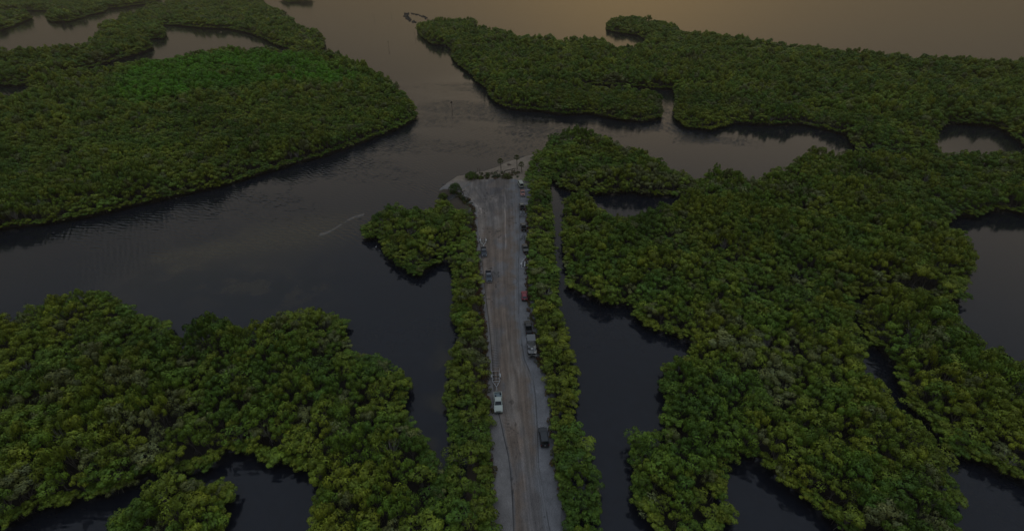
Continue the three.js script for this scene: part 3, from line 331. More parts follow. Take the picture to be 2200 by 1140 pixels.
for (const t of shown) {
  let bi = 0, bd = 1e9; TM.forEach(([n, c], i) => { const k = (c[0] + c[1]) / (t.c[0] + t.c[1]), dd = Math.abs(c[0] - t.c[0] * k) + Math.abs(c[1] - t.c[1] * k) * 0.3 + Math.abs(c[2] - t.c[2] * k) * 2; if (dd < bd) { bd = dd; bi = i; } });
  const ratio = (t.c[0] + t.c[1]) / (TM[bi][1][0] + TM[bi][1][1]), lv = ratio < 0.91 ? 0 : ratio > 1.1 ? 2 : 1;
  let o = firsts[t.kind];
  if (!o) { o = firsts[t.kind] = new THREE.Group(); obj('trunk', KINDS[t.kind].trunk, KINDS[t.kind].bare ? GREYBARK : BARK, o); const cr = new THREE.Mesh(KINDS[t.kind].crown, TM[bi][2][lv]); cr.name = 'crown'; cr.castShadow = cr.receiveShadow = true; o.add(cr); } else o = o.clone();
  o.name = numbered('mangrove_tree'); o.children[1].material = TM[bi][2][lv];
  o.position.set(t.x, 0.2, t.z); o.rotation.set(t.tx, t.yaw, t.tz); o.scale.set(t.w, t.h, t.w); scene.add(o);
  const tone = (KINDS[t.kind].bare ? 'half-bare ' : t.h > 1.12 ? 'tall ' : t.h < 0.88 ? 'low ' : '') + (lv === 2 ? 'light ' : '') + TM[bi][0];
  let where;
  if (MARKS[t.wood]) {
    const m = MARKS[t.wood].reduce((a, b) => Math.abs(b[0] - t.z) < Math.abs(a[0] - t.z) ? b : a)[1];
    const rd = lerpAt(ROAD_L, t.z), rr = lerpAt(ROAD_R, t.z), q = t.wood === 'left_strip' ? rd - t.x : t.x - rr;
    where = `${q < 5 ? 'road side' : q < 8 ? 'middle' : 'water side'} of ${t.wood === 'left_strip' ? 'left' : 'right'} strip, ${m}`;
  } else where = `${PLACE[t.wood] || 'wood'}, ${SPOTS[t.wood] ? SPOTS[t.wood].reduce((a, b) => Math.hypot(b[0] - t.x, b[1] - t.z) < Math.hypot(a[0] - t.x, a[1] - t.z) ? b : a)[2] : 'near the water'}${t.e < 3.2 ? ', waterside' : ''}`;
  tag(o, `${tone} mangrove, ${where}`, 'tree', `mangroves of the ${PLACE[t.wood] || 'wood'}`); t.o = o;
}
{ // alike neighbours are told apart by row and by place within the row
  const same = new Map(); for (const t of shown) { const l = t.o.userData.label; same.set(l, [...(same.get(l) || []), t]); }
  const ROWS = ['front row', 'second row', 'third row', 'fourth row', 'fifth row', 'sixth row'], ACROSS = { 1: [''], 2: ['left one', 'right one'], 3: ['left one', 'middle one', 'right one'], 4: ['leftmost', 'second from left', 'second from right', 'rightmost'] };
  for (const [l, set] of same) if (set.length > 1) {
    const rows = Math.ceil(set.length / 4), z = [...set].sort((a, b) => b.z - a.z), per = Math.ceil(set.length / rows);
    for (let i = 0; i < rows; i++) { const row = z.slice(i * per, (i + 1) * per).sort((a, b) => a.x - b.x); row.forEach((t, n) => { t.o.userData.label = [l, rows > 1 ? ROWS[i] : '', ACROSS[row.length][n]].filter(Boolean).join(', '); }); }
  }
  for (const t of shown) { let l = t.o.userData.label; const n = () => l.split(/\s+/).length; if (n() > 16) l = l.replace(', waterside', ''); if (n() > 16) l = l.replace(/^tall |^low /, ''); if (n() > 16) l = l.replace('at the foot of the photo', 'at the foot'); t.o.userData.label = l; }
}
const mat4 = new THREE.Matrix4(), qt = new THREE.Quaternion(), eu = new THREE.Euler();
for (const wood of Object.keys(WOODS)) {
  const rest = trees.filter(t => t.wood === wood && !t.own); if (!rest.length) continue;
  const g = thing('mangrove_wood', WOOD_LABEL[wood], 'mangrove wood'); g.userData.kind = 'stuff';
  for (let k = 0; k < KINDS.length; k++) {
    const set = rest.filter(t => t.kind === k); if (!set.length) continue;
    const im = new THREE.InstancedMesh(KINDS[k].crown, LEAF, set.length), tm = new THREE.InstancedMesh(KINDS[k].trunk, KINDS[k].bare ? GREYBARK : BARK, set.filter(t => !t.low).length); let n = 0;
    set.forEach((t, i) => {
      mat4.compose(new THREE.Vector3(t.x, t.low ? -0.1 : 0.2, t.z), qt.setFromEuler(eu.set(t.tx, t.yaw, t.tz)), new THREE.Vector3(t.w, t.h, t.w));
      im.setMatrixAt(i, mat4); im.setColorAt(i, new THREE.Color().setRGB(...t.c)); if (!t.low) tm.setMatrixAt(n++, mat4);
    });
    for (const [m, nm] of [[im, 'crown'], [tm, 'trunk']]) { m.name = k ? nm + '_' + String(k).padStart(3, '0') : nm; m.userData.kind = 'stuff'; m.castShadow = m.receiveShadow = true; m.computeBoundingSphere(); if (m.count) g.add(m); }
  }
}
console.log('trees', trees.length, 'own', shown.length, 'nearest', shown[0].d.toFixed(0), 'farthest own', shown[shown.length - 1].d.toFixed(0));
// ---------------------------------------------------------------- vehicles (front towards +z, standing on y = 0)
const GLASS = (() => { const m = new THREE.MeshPhysicalMaterial({ roughness: 0.06, metalness: 0, ior: 1.5 }); m.color.setRGB(0.012, 0.016, 0.02); return m; })();
const RUBBER = std(0.012, 0.012, 0.013, 0.85), ALLOY = std(0.35, 0.36, 0.37, 0.35, { metalness: 0.8 }), CHROME = std(0.5, 0.5, 0.52, 0.22, { metalness: 0.9 }), BLACK = std(0.015, 0.015, 0.017, 0.6);
const LENS = std(0.6, 0.6, 0.58, 0.15), REDLENS = std(0.3, 0.012, 0.01, 0.2), PLATE = std(0.7, 0.7, 0.68, 0.5), GALV = std(0.42, 0.43, 0.44, 0.45, { metalness: 0.55 }), CARPET = std(0.03, 0.032, 0.036, 0.95);
const ROADY = 0.815;
function profile(pts, w, bevel = 0.06) { // a side outline [z, y] drawn out across the width
  const s = new THREE.Shape(pts.map(p => new THREE.Vector2(p[0], p[1])));
  const g = new THREE.ExtrudeGeometry(s, { depth: w - 2 * bevel, bevelEnabled: true, bevelThickness: bevel, bevelSize: bevel, bevelOffset: -bevel, bevelSegments: 2, curveSegments: 6 });
  return g.translate(0, 0, -(w - 2 * bevel) / 2).rotateY(-Math.PI / 2);
}
function loft(rings) { // closed rings of equal length, capped top
  const pos = [], n = rings[0].length;
  for (let k = 0; k + 1 < rings.length; k++) for (let i = 0; i < n; i++) { const j = (i + 1) % n, a = rings[k][i], b = rings[k][j], c = rings[k + 1][j], d = rings[k + 1][i]; pos.push(...a, ...c, ...b, ...a, ...d, ...c); }
  const t = rings[rings.length - 1], m = t.reduce((s, p) => s.map((v, q) => v + p[q] / n), [0, 0, 0]); for (let i = 0; i < n; i++) pos.push(...t[i], ...m, ...t[(i + 1) % n]);
  const g = new THREE.BufferGeometry(); g.setAttribute('position', new THREE.Float32BufferAttribute(pos, 3)); g.computeVertexNormals(); return g;
}
function pane(P, u0, u1, v0, v1, th = 0.03) { // a thin pane let onto a four-cornered face: P = low-left, low-right, high-right, high-left
  const V = P.map(p => new THREE.Vector3(...p)), at = (u, v) => V[0].clone().multiplyScalar((1 - u) * (1 - v)).addScaledVector(V[1], u * (1 - v)).addScaledVector(V[2], u * v).addScaledVector(V[3], (1 - u) * v);
  const n = V[1].clone().sub(V[0]).cross(V[3].clone().sub(V[0])).normalize(), q = [at(u0, v0), at(u1, v0), at(u1, v1), at(u0, v1)], o = q.map(p => p.clone().addScaledVector(n, th * 0.6)), b = q.map(p => p.clone().addScaledVector(n, -th)), pos = [];
  const quad = (a, b2, c, d) => { for (const p of [a, b2, c, a, c, d]) pos.push(p.x, p.y, p.z); }; quad(...o); for (let i = 0; i < 4; i++) { const j = (i + 1) % 4; quad(b[i], b[j], o[j], o[i]); }
  const g = new THREE.BufferGeometry(); g.setAttribute('position', new THREE.Float32BufferAttribute(pos, 3)); g.computeVertexNormals(); return g;
}
function wheel(parent, x, z, r, w) {
  const side = Math.sign(x), h = w / 2, t = obj('wheel', new THREE.LatheGeometry([[r * 0.55, -h], [r * 0.9, -h], [r, -h * 0.7], [r, h * 0.7], [r * 0.9, h], [r * 0.55, h], [r * 0.55, -h]].map(p => new THREE.Vector2(...p)), 18).rotateZ(Math.PI / 2).translate(x, r, z), RUBBER, parent);
  const sp = [new THREE.CylinderGeometry(r * 0.56, r * 0.56, w * 0.5, 16).rotateZ(Math.PI / 2).translate(x, r, z)]; for (let i = 0; i < 5; i++) sp.push(box(0.03, r * 0.5, 0.07, 0, r * 0.27, 0).rotateX(i * 1.2566).translate(x + side * w * 0.28, r, z)); obj('rim', sp, ALLOY, t);
}
// s: kind (pickup, wagon, hatch, van), L, W, H, belt, hood height, cab [rear low, front low, rear top, front top], paint
function vehicle(name, label, category, s, pos, yaw, group) {
  const t = thing(name, label, category, pos, yaw, group), P = s.paint, L = s.L / 2, W = s.W, b = s.belt, hd = s.hood, [c0, c1, r0, r1] = s.cab, wr = s.wheel || 0.38, zf = L - s.front, zr = -L + s.rear, y0 = 0.32;
  const arch = (z, dir) => { const o = []; for (let i = 0; i <= 8; i++) { const a = Math.PI * (dir > 0 ? 1 - i / 8 : i / 8); o.push([z + Math.cos(a) * (wr + 0.07), Math.max(y0, wr + Math.sin(a) * (wr + 0.07))]); } return o; };
  const tailTop = s.kind === 'pickup' ? b : b, low = s.kind === 'pickup' ? c0 : -L;
  if (s.kind === 'pickup') {
    obj('body', [profile([[c0 - 0.05, y0], ...arch(zf, 1), [L - 0.12, y0 + 0.1], [L - 0.02, 0.6], [L - 0.1, hd - 0.14], [L - 0.35, hd], [c1 + 0.1, b + 0.02], [c0 - 0.05, b + 0.01]], W)], P, t);
    obj('hood', profile([[c1 + 0.16, b + 0.01], [L - 0.5, hd - 0.03], [L - 0.55, hd + 0.035], [c1 + 0.2, b + 0.05]], W * 0.74, 0.02), P, t);
    const bl = c0 - (-L); // the open cargo bed
    const bed = obj('cargo_bed', [box(W - 0.1, 0.1, bl - 0.02, 0, 0.66, (c0 - L) / 2), ...[-1, 1].map(k => profile([[-L + 0.02, 0.55], ...arch(zr, 1), [c0 - 0.06, y0 + 0.05], [c0 - 0.06, b + 0.02], [-L + 0.02, b + 0.02]], 0.11, 0.03).translate(k * (W / 2 - 0.06), 0, 0)), box(W - 0.24, 0.5, 0.08, 0, b - 0.24, c0 - 0.06, 0.02)], P, t);
    obj('bed_liner', [box(W - 0.26, 0.03, bl - 0.16, 0, 0.735, (c0 - L) / 2 - 0.02), ...[-1, 1].map(k => box(0.16, 0.22, 0.9, k * (W / 2 - 0.2), 0.85, zr, 0.03)), ...[-1, 1].map(k => box(0.014, 0.36, bl - 0.16, k * (W / 2 - 0.124), b - 0.2, (c0 - L) / 2 - 0.02))], s.liner || BLACK, bed);
    obj('tailgate', box(W - 0.16, b - 0.52, 0.07, 0, (b + 0.56) / 2, -L + 0.04, 0.025), P, t);
    if (s.cover) obj('bed_cover', box(W - 0.14, 0.05, bl - 0.1, 0, b + 0.04, (c0 - L) / 2, 0.02), s.cover, t);
  } else {
    obj('body', profile([[-L + 0.05, 0.45], ...arch(zr, 1), ...arch(zf, 1), [L - 0.1, y0 + 0.1], [L - 0.01, 0.58], [L - 0.08, hd - 0.12], [L - 0.3, hd], [c1 + 0.1, b + 0.02], [-L + 0.08, b + 0.02], [-L + 0.02, 0.75]], W), P, t);
    obj('hood', profile([[c1 + 0.14, b + 0.01], [L - 0.42, hd - 0.02], [L - 0.48, hd + 0.03], [c1 + 0.18, b + 0.045]], W * 0.72, 0.02), P, t);
  }
  // cabin: a glasshouse narrowing to the roof, its roof crowned
  const wb = W / 2 - 0.07, wt = W / 2 - (s.tumble || 0.24), H = s.H, ring = (z0, z1, w, y, c) => [[-w, y, z0 + c], [-w, y, z1 - c], [-w + c, y, z1], [w - c, y, z1], [w, y, z1 - c], [w, y, z0 + c], [w - c, y, z0], [-w + c, y, z0]];
  obj('cabin', loft([ring(c0, c1, wb, b - 0.03, 0.06), ring(mix(c0, r0, 0.94), mix(c1, r1, 0.94), mix(wb, wt, 0.94), mix(b, H - 0.05, 0.96), 0.08), ring(r0 + 0.06, r1 - 0.06, wt - 0.07, H - 0.02, 0.1), ring(r0 + 0.3, r1 - 0.3, wt - 0.25, H, 0.12)]), s.roof || P, t);  // the roof option is a paler colour painting in reflected sky
  const yT = mix(b, H - 0.05, 0.96), q0 = mix(c0, r0, 0.94), q1 = mix(c1, r1, 0.94), qw = mix(wb, wt, 0.94);
  obj('windshield', pane([[-wb + 0.06, b - 0.03, c1], [wb - 0.06, b - 0.03, c1], [qw - 0.08, yT, q1], [-qw + 0.08, yT, q1]], 0.03, 0.97, 0.06, 0.97), GLASS, t);
  obj('rear_window', pane([[wb - 0.06, b - 0.03, c0], [-wb + 0.06, b - 0.03, c0], [-qw + 0.08, yT, q0], [qw - 0.08, yT, q0]], 0.06, 0.94, 0.14, 0.93), GLASS, t);
  for (const k of [-1, 1]) {
    const f = k > 0 ? [[wb, b - 0.03, c1 - 0.06], [wb, b - 0.03, c0 + 0.06], [qw, yT, q0 + 0.08], [qw, yT, q1 - 0.08]] : [[-wb, b - 0.03, c0 + 0.06], [-wb, b - 0.03, c1 - 0.06], [-qw, yT, q1 - 0.08], [-qw, yT, q0 + 0.08]];
    const n = s.windows || 2; for (let i = 0; i < n; i++) obj('side_window', pane(f, 0.04 + i * 0.92 / n + 0.02, 0.04 + (i + 1) * 0.92 / n - 0.02, 0.16, 0.92), GLASS, t);
    obj('mirror', [box(0.2, 0.16, 0.11, k * (W / 2 + 0.1), b + 0.12, c1 - 0.28, 0.03), box(0.12, 0.05, 0.05, k * (W / 2 - 0.02), b + 0.08, c1 - 0.28)], s.mirror || P, t);
    obj('headlight', box(0.36, 0.17, 0.16, k * (W / 2 - 0.27), hd - 0.2, L - 0.13, 0.04), LENS, t);
    obj('tail_light', box(0.15, 0.36, 0.1, k * (W / 2 - 0.12), b - 0.22, -L + 0.05, 0.03), REDLENS, t);
    for (const z of [zf, zr]) wheel(t, k * (W / 2 - 0.14), z, wr, 0.25);
  }
  obj('bumper', box(W - 0.08, 0.22, 0.16, 0, 0.48, L - 0.02, 0.06), s.trim || CHROME, t); obj('bumper', box(W - 0.08, 0.2, 0.18, 0, 0.52, -L - 0.03, 0.06), s.trim || CHROME, t);
  obj('grille', box(W * 0.5, 0.24, 0.06, 0, hd - 0.26, L - 0.04, 0.02), BLACK, t);
  obj('license_plate', box(0.31, 0.16, 0.02, 0, s.kind === 'pickup' ? 0.55 : 0.82, -L - (s.kind === 'pickup' ? 0.13 : 0.01)), PLATE, t);
  if (s.rack) obj('roof_rack', [...[-1, 1].map(k => box(0.05, 0.05, (r1 - r0) * 0.86, k * (wt - 0.16), H + 0.06, (r0 + r1) / 2, 0.02)), ...[0.12, 0.5, 0.88].map(f => box(wt * 2 - 0.28, 0.035, 0.06, 0, H + 0.055, mix(r0, r1, f)))], BLACK, t);
  return t;
}
const TRUCK = { kind: 'pickup', L: 5.9, W: 2.02, H: 1.92, belt: 1.2, hood: 1.14, front: 0.98, rear: 1.25, cab: [-0.95, 1.35, -0.72, 0.6], wheel: 0.4 };
const deg = a => a * Math.PI / 180;
const white = vehicle('pickup_truck', 'white crew-cab pickup facing the viewer on the left road edge', 'pickup truck', { ...TRUCK, paint: paint(0.42, 0.46, 0.4), liner: std(0.16, 0.2, 0.21, 0.7), mirror: BLACK, L: 6.1, trim: BLACK }, [-3.35, ROADY, -82.6], deg(3.2));
for (const [x, z, r] of [[0.62, -2.5, 0.16], [-0.55, -1.9, 0.18]]) obj('bucket', [new THREE.CylinderGeometry(r, r * 0.85, 0.34, 12).translate(x, 0.92, z)], std(0.02, 0.03, 0.04, 0.6), white);
vehicle('pickup_truck', 'silver-blue pickup on the left road edge, nearest behind the white pickup', 'pickup truck', { ...TRUCK, paint: paint(0.018, 0.034, 0.056, 0.35), roof: paint(0.075, 0.088, 0.108, 0.35) }, [-7.85, ROADY, -138], deg(6));  // roof coloured paler to paint in the sky reflected on it
vehicle('pickup_truck', 'dark blue pickup with an empty trailer on the left road edge', 'pickup truck', { ...TRUCK, paint: paint(0.006, 0.018, 0.032, 0.35), roof: paint(0.04, 0.05, 0.062, 0.35) }, [-10.3, ROADY, -154.4], deg(6.2));  // roof lightened as painted sky reflection
vehicle('pickup_truck', 'black pickup ahead of the pontoon boat on the right shoulder', 'pickup truck', { ...TRUCK, paint: paint(0.012, 0.014, 0.014, 0.25), trim: BLACK }, [4.75, ROADY, -111], deg(-174.6));
vehicle('pickup_truck', 'dark pickup with covered bed ahead of an empty white trailer', 'pickup truck', { ...TRUCK, paint: paint(0.03, 0.032, 0.03, 0.25), cover: std(0.1, 0.1, 0.09, 0.7), trim: BLACK }, [4.9, ROADY, -157], deg(-173.5));
vehicle('pickup_truck', 'black pickup third in the right-hand row from the road end', 'pickup truck', { ...TRUCK, paint: paint(0.014, 0.015, 0.015, 0.25), roof: paint(0.06, 0.065, 0.06, 0.3), trim: BLACK }, [4.6, ROADY, -174.2], deg(-176.5));  // greyer roof is sky sheen put into the colour of a black truck
vehicle('pickup_truck', 'dark pickup with a pale roof parked behind the red pickup', 'pickup truck', { ...TRUCK, paint: paint(0.02, 0.021, 0.02, 0.3), roof: paint(0.17, 0.18, 0.155, 0.4), trim: BLACK }, [4.3, ROADY, -193.4], deg(-175.7));  // light roof colour stands in for low sky glancing off it
vehicle('pickup_truck', 'faded red pickup facing the viewer near the road end', 'pickup truck', { ...TRUCK, paint: paint(0.27, 0.1, 0.075, 0.4) }, [4.85, ROADY, -208], deg(1.8));
vehicle('car', 'small red hatchback parked on the right shoulder', 'car', { kind: 'hatch', L: 4.7, W: 1.88, H: 1.5, belt: 0.98, hood: 0.95, front: 0.85, rear: 0.8, cab: [-2.1, 1.15, -1.5, 0.2], paint: paint(0.22, 0.008, 0.03, 0.35), wheel: 0.33, trim: BLACK, mirror: BLACK }, [3.95, ROADY, -127], deg(-179));
vehicle('station_wagon', 'dark blue-black wagon with a long roof, lowest on the right shoulder', 'car', { kind: 'wagon', L: 4.95, W: 1.96, H: 1.78, belt: 1.12, hood: 1.08, front: 0.9, rear: 0.98, cab: [-2.38, 1.12, -2.0, 0.58], windows: 3, paint: paint(0.008, 0.014, 0.02, 0.5), trim: BLACK, wheel: 0.38, tumble: 0.2 }, [7.1, ROADY, -72.6], deg(-175.5));
vehicle('van', 'pale green-white van at the top of the right-hand row', 'van', { kind: 'van', L: 6.2, W: 2.1, H: 2.55, belt: 1.35, hood: 1.25, front: 0.9, rear: 1.3, cab: [-3.02, 2.1, -2.92, 1.35], windows: 3, paint: paint(0.3, 0.33, 0.28, 0.4), wheel: 0.37, tumble: 0.17, trim: BLACK }, [4.1, ROADY, -217.6], deg(-170));

// boat trailers: tongue towards +z
function trailer(label, L, W, mat, pos, yaw, o = {}) {
  const t = thing('boat_trailer', label, 'boat trailer', pos, yaw, 'boat trailers parked along the road'), h = L / 2, w = W / 2, y = 0.56, rail = (a, b, r = 0.075) => bar(a, b, r, 8);
  obj('frame', [...[-1, 1].flatMap(k => [rail([k * w * 0.86, y, -h], [k * w * 0.86, y, h * 0.12]), rail([k * w * 0.86, y, h * 0.12], [k * 0.1, y, h * 0.68])]), rail([0, y, h * 0.6], [0, y, h], 0.085), ...[-0.98, -0.55, -0.15, 0.12].map(f => rail([-w * 0.86, y - 0.03, f * h], [w * 0.86, y - 0.03, f * h], 0.055)), rail([-w * 0.43, y, h * 0.4], [w * 0.43, y, h * 0.4], 0.055)], mat, t);
  for (const k of [-1, 1]) {
    obj('bunk', box(0.14, 0.1, L * 0.5, k * w * 0.36, y + 0.16, -h * 0.42, 0.03), CARPET, t);
    const f = obj('fender', [box(0.3, 0.05, 0.95, k * (w + 0.02), 0.84, -h * 0.42, 0.02), box(0.3, 0.05, 0.3, k * (w + 0.02), 0.74, -h * 0.42 + 0.55, 0.02).rotateX(0), box(0.3, 0.05, 0.3, k * (w + 0.02), 0.74, -h * 0.42 - 0.55, 0.02)], mat, t); f.userData.kind = undefined; delete f.userData.kind;
    wheel(t, k * (w + 0.02), -h * 0.42, 0.33, 0.2);
    if (o.guides !== false) obj('guide_post', [bar([k * w * 0.86, y, -h * 0.94], [k * w * 0.98, y + 0.2, -h * 0.94], 0.04), bar([k * w * 0.98, y + 0.15, -h * 0.94], [k * w * 0.98, y + 1.0, -h * 0.94], 0.045)], PLATE, t);
    obj('tail_light', box(0.16, 0.1, 0.08, k * w * 0.7, y, -h - 0.06, 0.02), REDLENS, t);
  }
  obj('winch_post', [bar([0, y, h * 0.62], [0, y + 0.75, h * 0.54], 0.06), box(0.16, 0.18, 0.2, 0, y + 0.72, h * 0.54, 0.03)], BLACK, t);
  obj('coupler', [box(0.14, 0.12, 0.34, 0, y, h + 0.1, 0.03), bar([0.08, 0.02, h * 0.86], [0.08, y + 0.25, h * 0.86], 0.035)], GALV, t);
  if (o.beam) obj('keel_beam', box(0.2, 0.1, L * 0.42, 0, y + 0.1, -h * 0.38, 0.03), PLATE, t);
  return t;
}
trailer('empty grey boat trailer hitched behind the white pickup', 6.6, 2.2, GALV, [-4.05, ROADY, -90.2], deg(4.4));
trailer('empty pale boat trailer behind the dark blue pickup on the left', 6.2, 2.3, std(0.5, 0.5, 0.47, 0.5), [-10.9, ROADY, -162], deg(5.2));
trailer('empty white boat trailer with central beam on the right shoulder', 7.6, 2.5, std(0.55, 0.56, 0.55, 0.5), [4.6, ROADY, -147.6], deg(176), { beam: true, guides: false });
trailer('dim boat trailer behind the black pickup, third in the right row', 5.4, 2.1, std(0.14, 0.15, 0.16, 0.5), [4.5, ROADY, -166.6], deg(176));
trailer('dark boat trailer behind the pale-roofed dark pickup', 5.4, 2.1, std(0.06, 0.07, 0.09, 0.5), [4.5, ROADY, -186.2], deg(179));
trailer('laden boat trailer under the pontoon boat on the right shoulder', 7.2, 2.3, std(0.12, 0.13, 0.14, 0.5), [5.35, ROADY, -102.4], deg(-177.5), { guides: false });

{ // pontoon boat on the trailer, bow towards the black pickup
  const t = thing('pontoon_boat', 'pontoon boat with white awning and dark rails on a trailer', 'boat', [5.35, ROADY + 0.72, -101.6], deg(-177.5)), L = 7.0, W = 2.5;
  for (const k of [-1, 1]) { const p = new THREE.CapsuleGeometry(0.3, L - 0.9, 6, 14).rotateX(Math.PI / 2).translate(k * 0.85, 0.32, 0.05); obj('pontoon', p, GALV, t); }
  obj('deck', box(W, 0.09, L - 0.3, 0, 0.68, 0, 0.03), std(0.2, 0.2, 0.19, 0.85), t);
  const railM = std(0.022, 0.024, 0.027, 0.5), y0 = 0.73;
  for (const k of [-1, 1]) for (const [a, b] of [[-3.2, -1.1], [-0.95, 1.0], [1.15, 3.2]]) obj('rail_panel', [box(0.035, 0.5, b - a, k * (W / 2 - 0.07), y0 + 0.33, (a + b) / 2), bar([k * (W / 2 - 0.07), y0 + 0.64, a], [k * (W / 2 - 0.07), y0 + 0.64, b], 0.03), bar([k * (W / 2 - 0.07), y0, a], [k * (W / 2 - 0.07), y0 + 0.64, a], 0.028), bar([k * (W / 2 - 0.07), y0, b], [k * (W / 2 - 0.07), y0 + 0.64, b], 0.028)], railM, t);
  for (const k of [-1, 1]) obj('bow_gate', [box(0.85, 0.5, 0.035, k * 0.75, y0 + 0.33, 3.22), bar([k * 0.3, y0 + 0.64, 3.22], [k * 1.18, y0 + 0.64, 3.22], 0.03)], railM, t);
  obj('stern_gate', [box(1.9, 0.5, 0.035, 0.15, y0 + 0.33, -3.22), bar([-0.85, y0 + 0.64, -3.22], [1.15, y0 + 0.64, -3.22], 0.03)], railM, t);
  const seat = std(0.36, 0.34, 0.3, 0.7), seat2 = std(0.24, 0.24, 0.25, 0.7);
  const couch = (x, z, l, k, m) => { const s = obj('seat', box(0.6, 0.4, l, x, y0 + 0.22, z, 0.06), m, t); obj('backrest', box(0.16, 0.42, l, x + k * 0.28, y0 + 0.6, z, 0.06), m, s); };
  couch(-0.82, -0.35, 1.1, -1, seat); couch(0.82, 0.35, 1.0, 1, seat2); couch(-0.82, -2.45, 0.9, -1, seat); couch(0.8, -2.3, 1.1, 1, seat2); couch(-0.75, -1.45, 0.6, -1, seat2);
  const con = obj('helm_console', [box(0.62, 0.85, 0.5, 0.75, y0 + 0.44, -0.75, 0.06), box(0.5, 0.1, 0.3, 0.75, y0 + 0.9, -0.8, 0.03)], seat2, t); obj('steering_wheel', new THREE.TorusGeometry(0.19, 0.025, 6, 18).rotateX(-0.6).translate(0.75, y0 + 0.82, -1.06), BLACK, con);
  obj('cooler', [box(0.5, 0.36, 0.4, -0.05, y0 + 0.2, -1.0, 0.04), box(0.52, 0.05, 0.42, -0.05, y0 + 0.4, -1.0, 0.02)], std(0.55, 0.55, 0.52, 0.5), t);
  const aw = obj('awning', box(2.32, 0.07, 2.75, 0, y0 + 1.95, 1.75, 0.035), std(0.16, 0.165, 0.17, 0.85), t);
  obj('awning_frame', [-1, 1].flatMap(k => [bar([k * 1.15, y0 + 0.6, 0.6], [k * 1.1, y0 + 1.93, 0.55], 0.025), bar([k * 1.15, y0 + 0.6, 1.6], [k * 1.1, y0 + 1.93, 3.0], 0.025), bar([k * 1.15, y0 + 0.6, 1.6], [k * 1.1, y0 + 1.93, 1.7], 0.025)]), CHROME, aw);
  const m = obj('outboard_motor', [box(0.42, 0.5, 0.62, 0.25, y0 + 0.5, -3.75, 0.12), box(0.16, 0.95, 0.24, 0.25, y0 - 0.1, -3.7, 0.05), box(0.08, 0.35, 0.4, 0.25, y0 - 0.55, -3.74, 0.03)], BLACK, t); obj('propeller', [new THREE.CylinderGeometry(0.07, 0.04, 0.2, 10).rotateX(Math.PI / 2).translate(0.25, y0 - 0.52, -4.02), ...[0, 2.09, 4.19].map(a => box(0.1, 0.22, 0.03, 0, 0.14, 0).rotateZ(a).translate(0.25, y0 - 0.52, -4.0))], ALLOY, m);
  obj('ladder', [...[-1, 1].map(k => bar([W / 2 + 0.08, 0.2, k * 0.18 - 1.9], [W / 2 + 0.08, 1.2, k * 0.18 - 1.9], 0.025)), ...[0.35, 0.65, 0.95].map(y => bar([W / 2 + 0.08, y, -2.08], [W / 2 + 0.08, y, -1.72], 0.022))], GALV, t);
}

// ---------------------------------------------------------------- beach: palms, shrubs, rocks, timber
const PALMLEAF = std(0.075, 0.1, 0.018, 0.55, { side: THREE.DoubleSide }), PALMTRUNK = std(0.13, 0.1, 0.075, 0.95);
function palm(label, pos, H, seed, lean) {
  const t = thing('palm_tree', label, 'palm tree', pos, seed), r = rng(seed * 97), pts = []; for (let i = 0; i <= 6; i++) { const f = i / 6; pts.push([lean * f * f, H * f, 0.1 * Math.sin(f * 3 + seed)]); }
  obj('trunk', pts.slice(1).map((p, i) => bar(pts[i], p, 0.2 - 0.012 * i, 8, 0.19 - 0.012 * i)), PALMTRUNK, t);
  const top = pts[6];
  for (let i = 0; i < 26; i++) { // fan fronds: a stalk and a folded fan of pointed blades
    const a = i * 2.39996, el = mix(1.25, -0.7, i / 25) + (r() - 0.5) * 0.25, dir = new THREE.Vector3(Math.cos(a) * Math.cos(el), Math.sin(el), Math.sin(a) * Math.cos(el)), st = 0.75 + 0.25 * r(), e = new THREE.Vector3(...top).addScaledVector(dir, st);
    const gs = [bar(top, e.toArray(), 0.025, 4, 0.015)], side = new THREE.Vector3(-Math.sin(a), 0, Math.cos(a)), up = side.clone().cross(dir).normalize(), pos2 = [];
    for (let k = 0; k < 13; k++) { const f = (k / 12 - 0.5) * 2.6, bl = (0.95 - 0.2 * Math.abs(f) / 1.3) * (0.85 + 0.3 * r()), d = dir.clone().multiplyScalar(Math.cos(f)).addScaledVector(side, Math.sin(f)).addScaledVector(up, 0.12 * ((k % 2) - 0.5)), tip = e.clone().addScaledVector(d, bl); tip.y -= 0.22 * bl * bl; const n = d.clone().cross(up).normalize().multiplyScalar(0.06), mid = e.clone().addScaledVector(d, bl * 0.45); for (const p of [e, mid.clone().add(n), tip, e, tip, mid.clone().sub(n)]) pos2.push(p.x, p.y, p.z); }
    const g = new THREE.BufferGeometry(); g.setAttribute('position', new THREE.Float32BufferAttribute(pos2, 3)); g.computeVertexNormals(); obj('frond', [...gs, g], PALMLEAF, t);
  }
  return t;
}
palm('sabal palm leftmost of the three on the beach, standing by the water', [-5.7, 0.7, -237.6], 5.4, 1, -0.2);
palm('tallest sabal palm on the beach, in the middle of the three', [2.6, 0.7, -239.6], 6.4, 2, 0.25);
palm('shortest sabal palm, rightmost on the beach beside the mangroves', [5.0, 0.7, -235.6], 4.2, 3, 0.3);
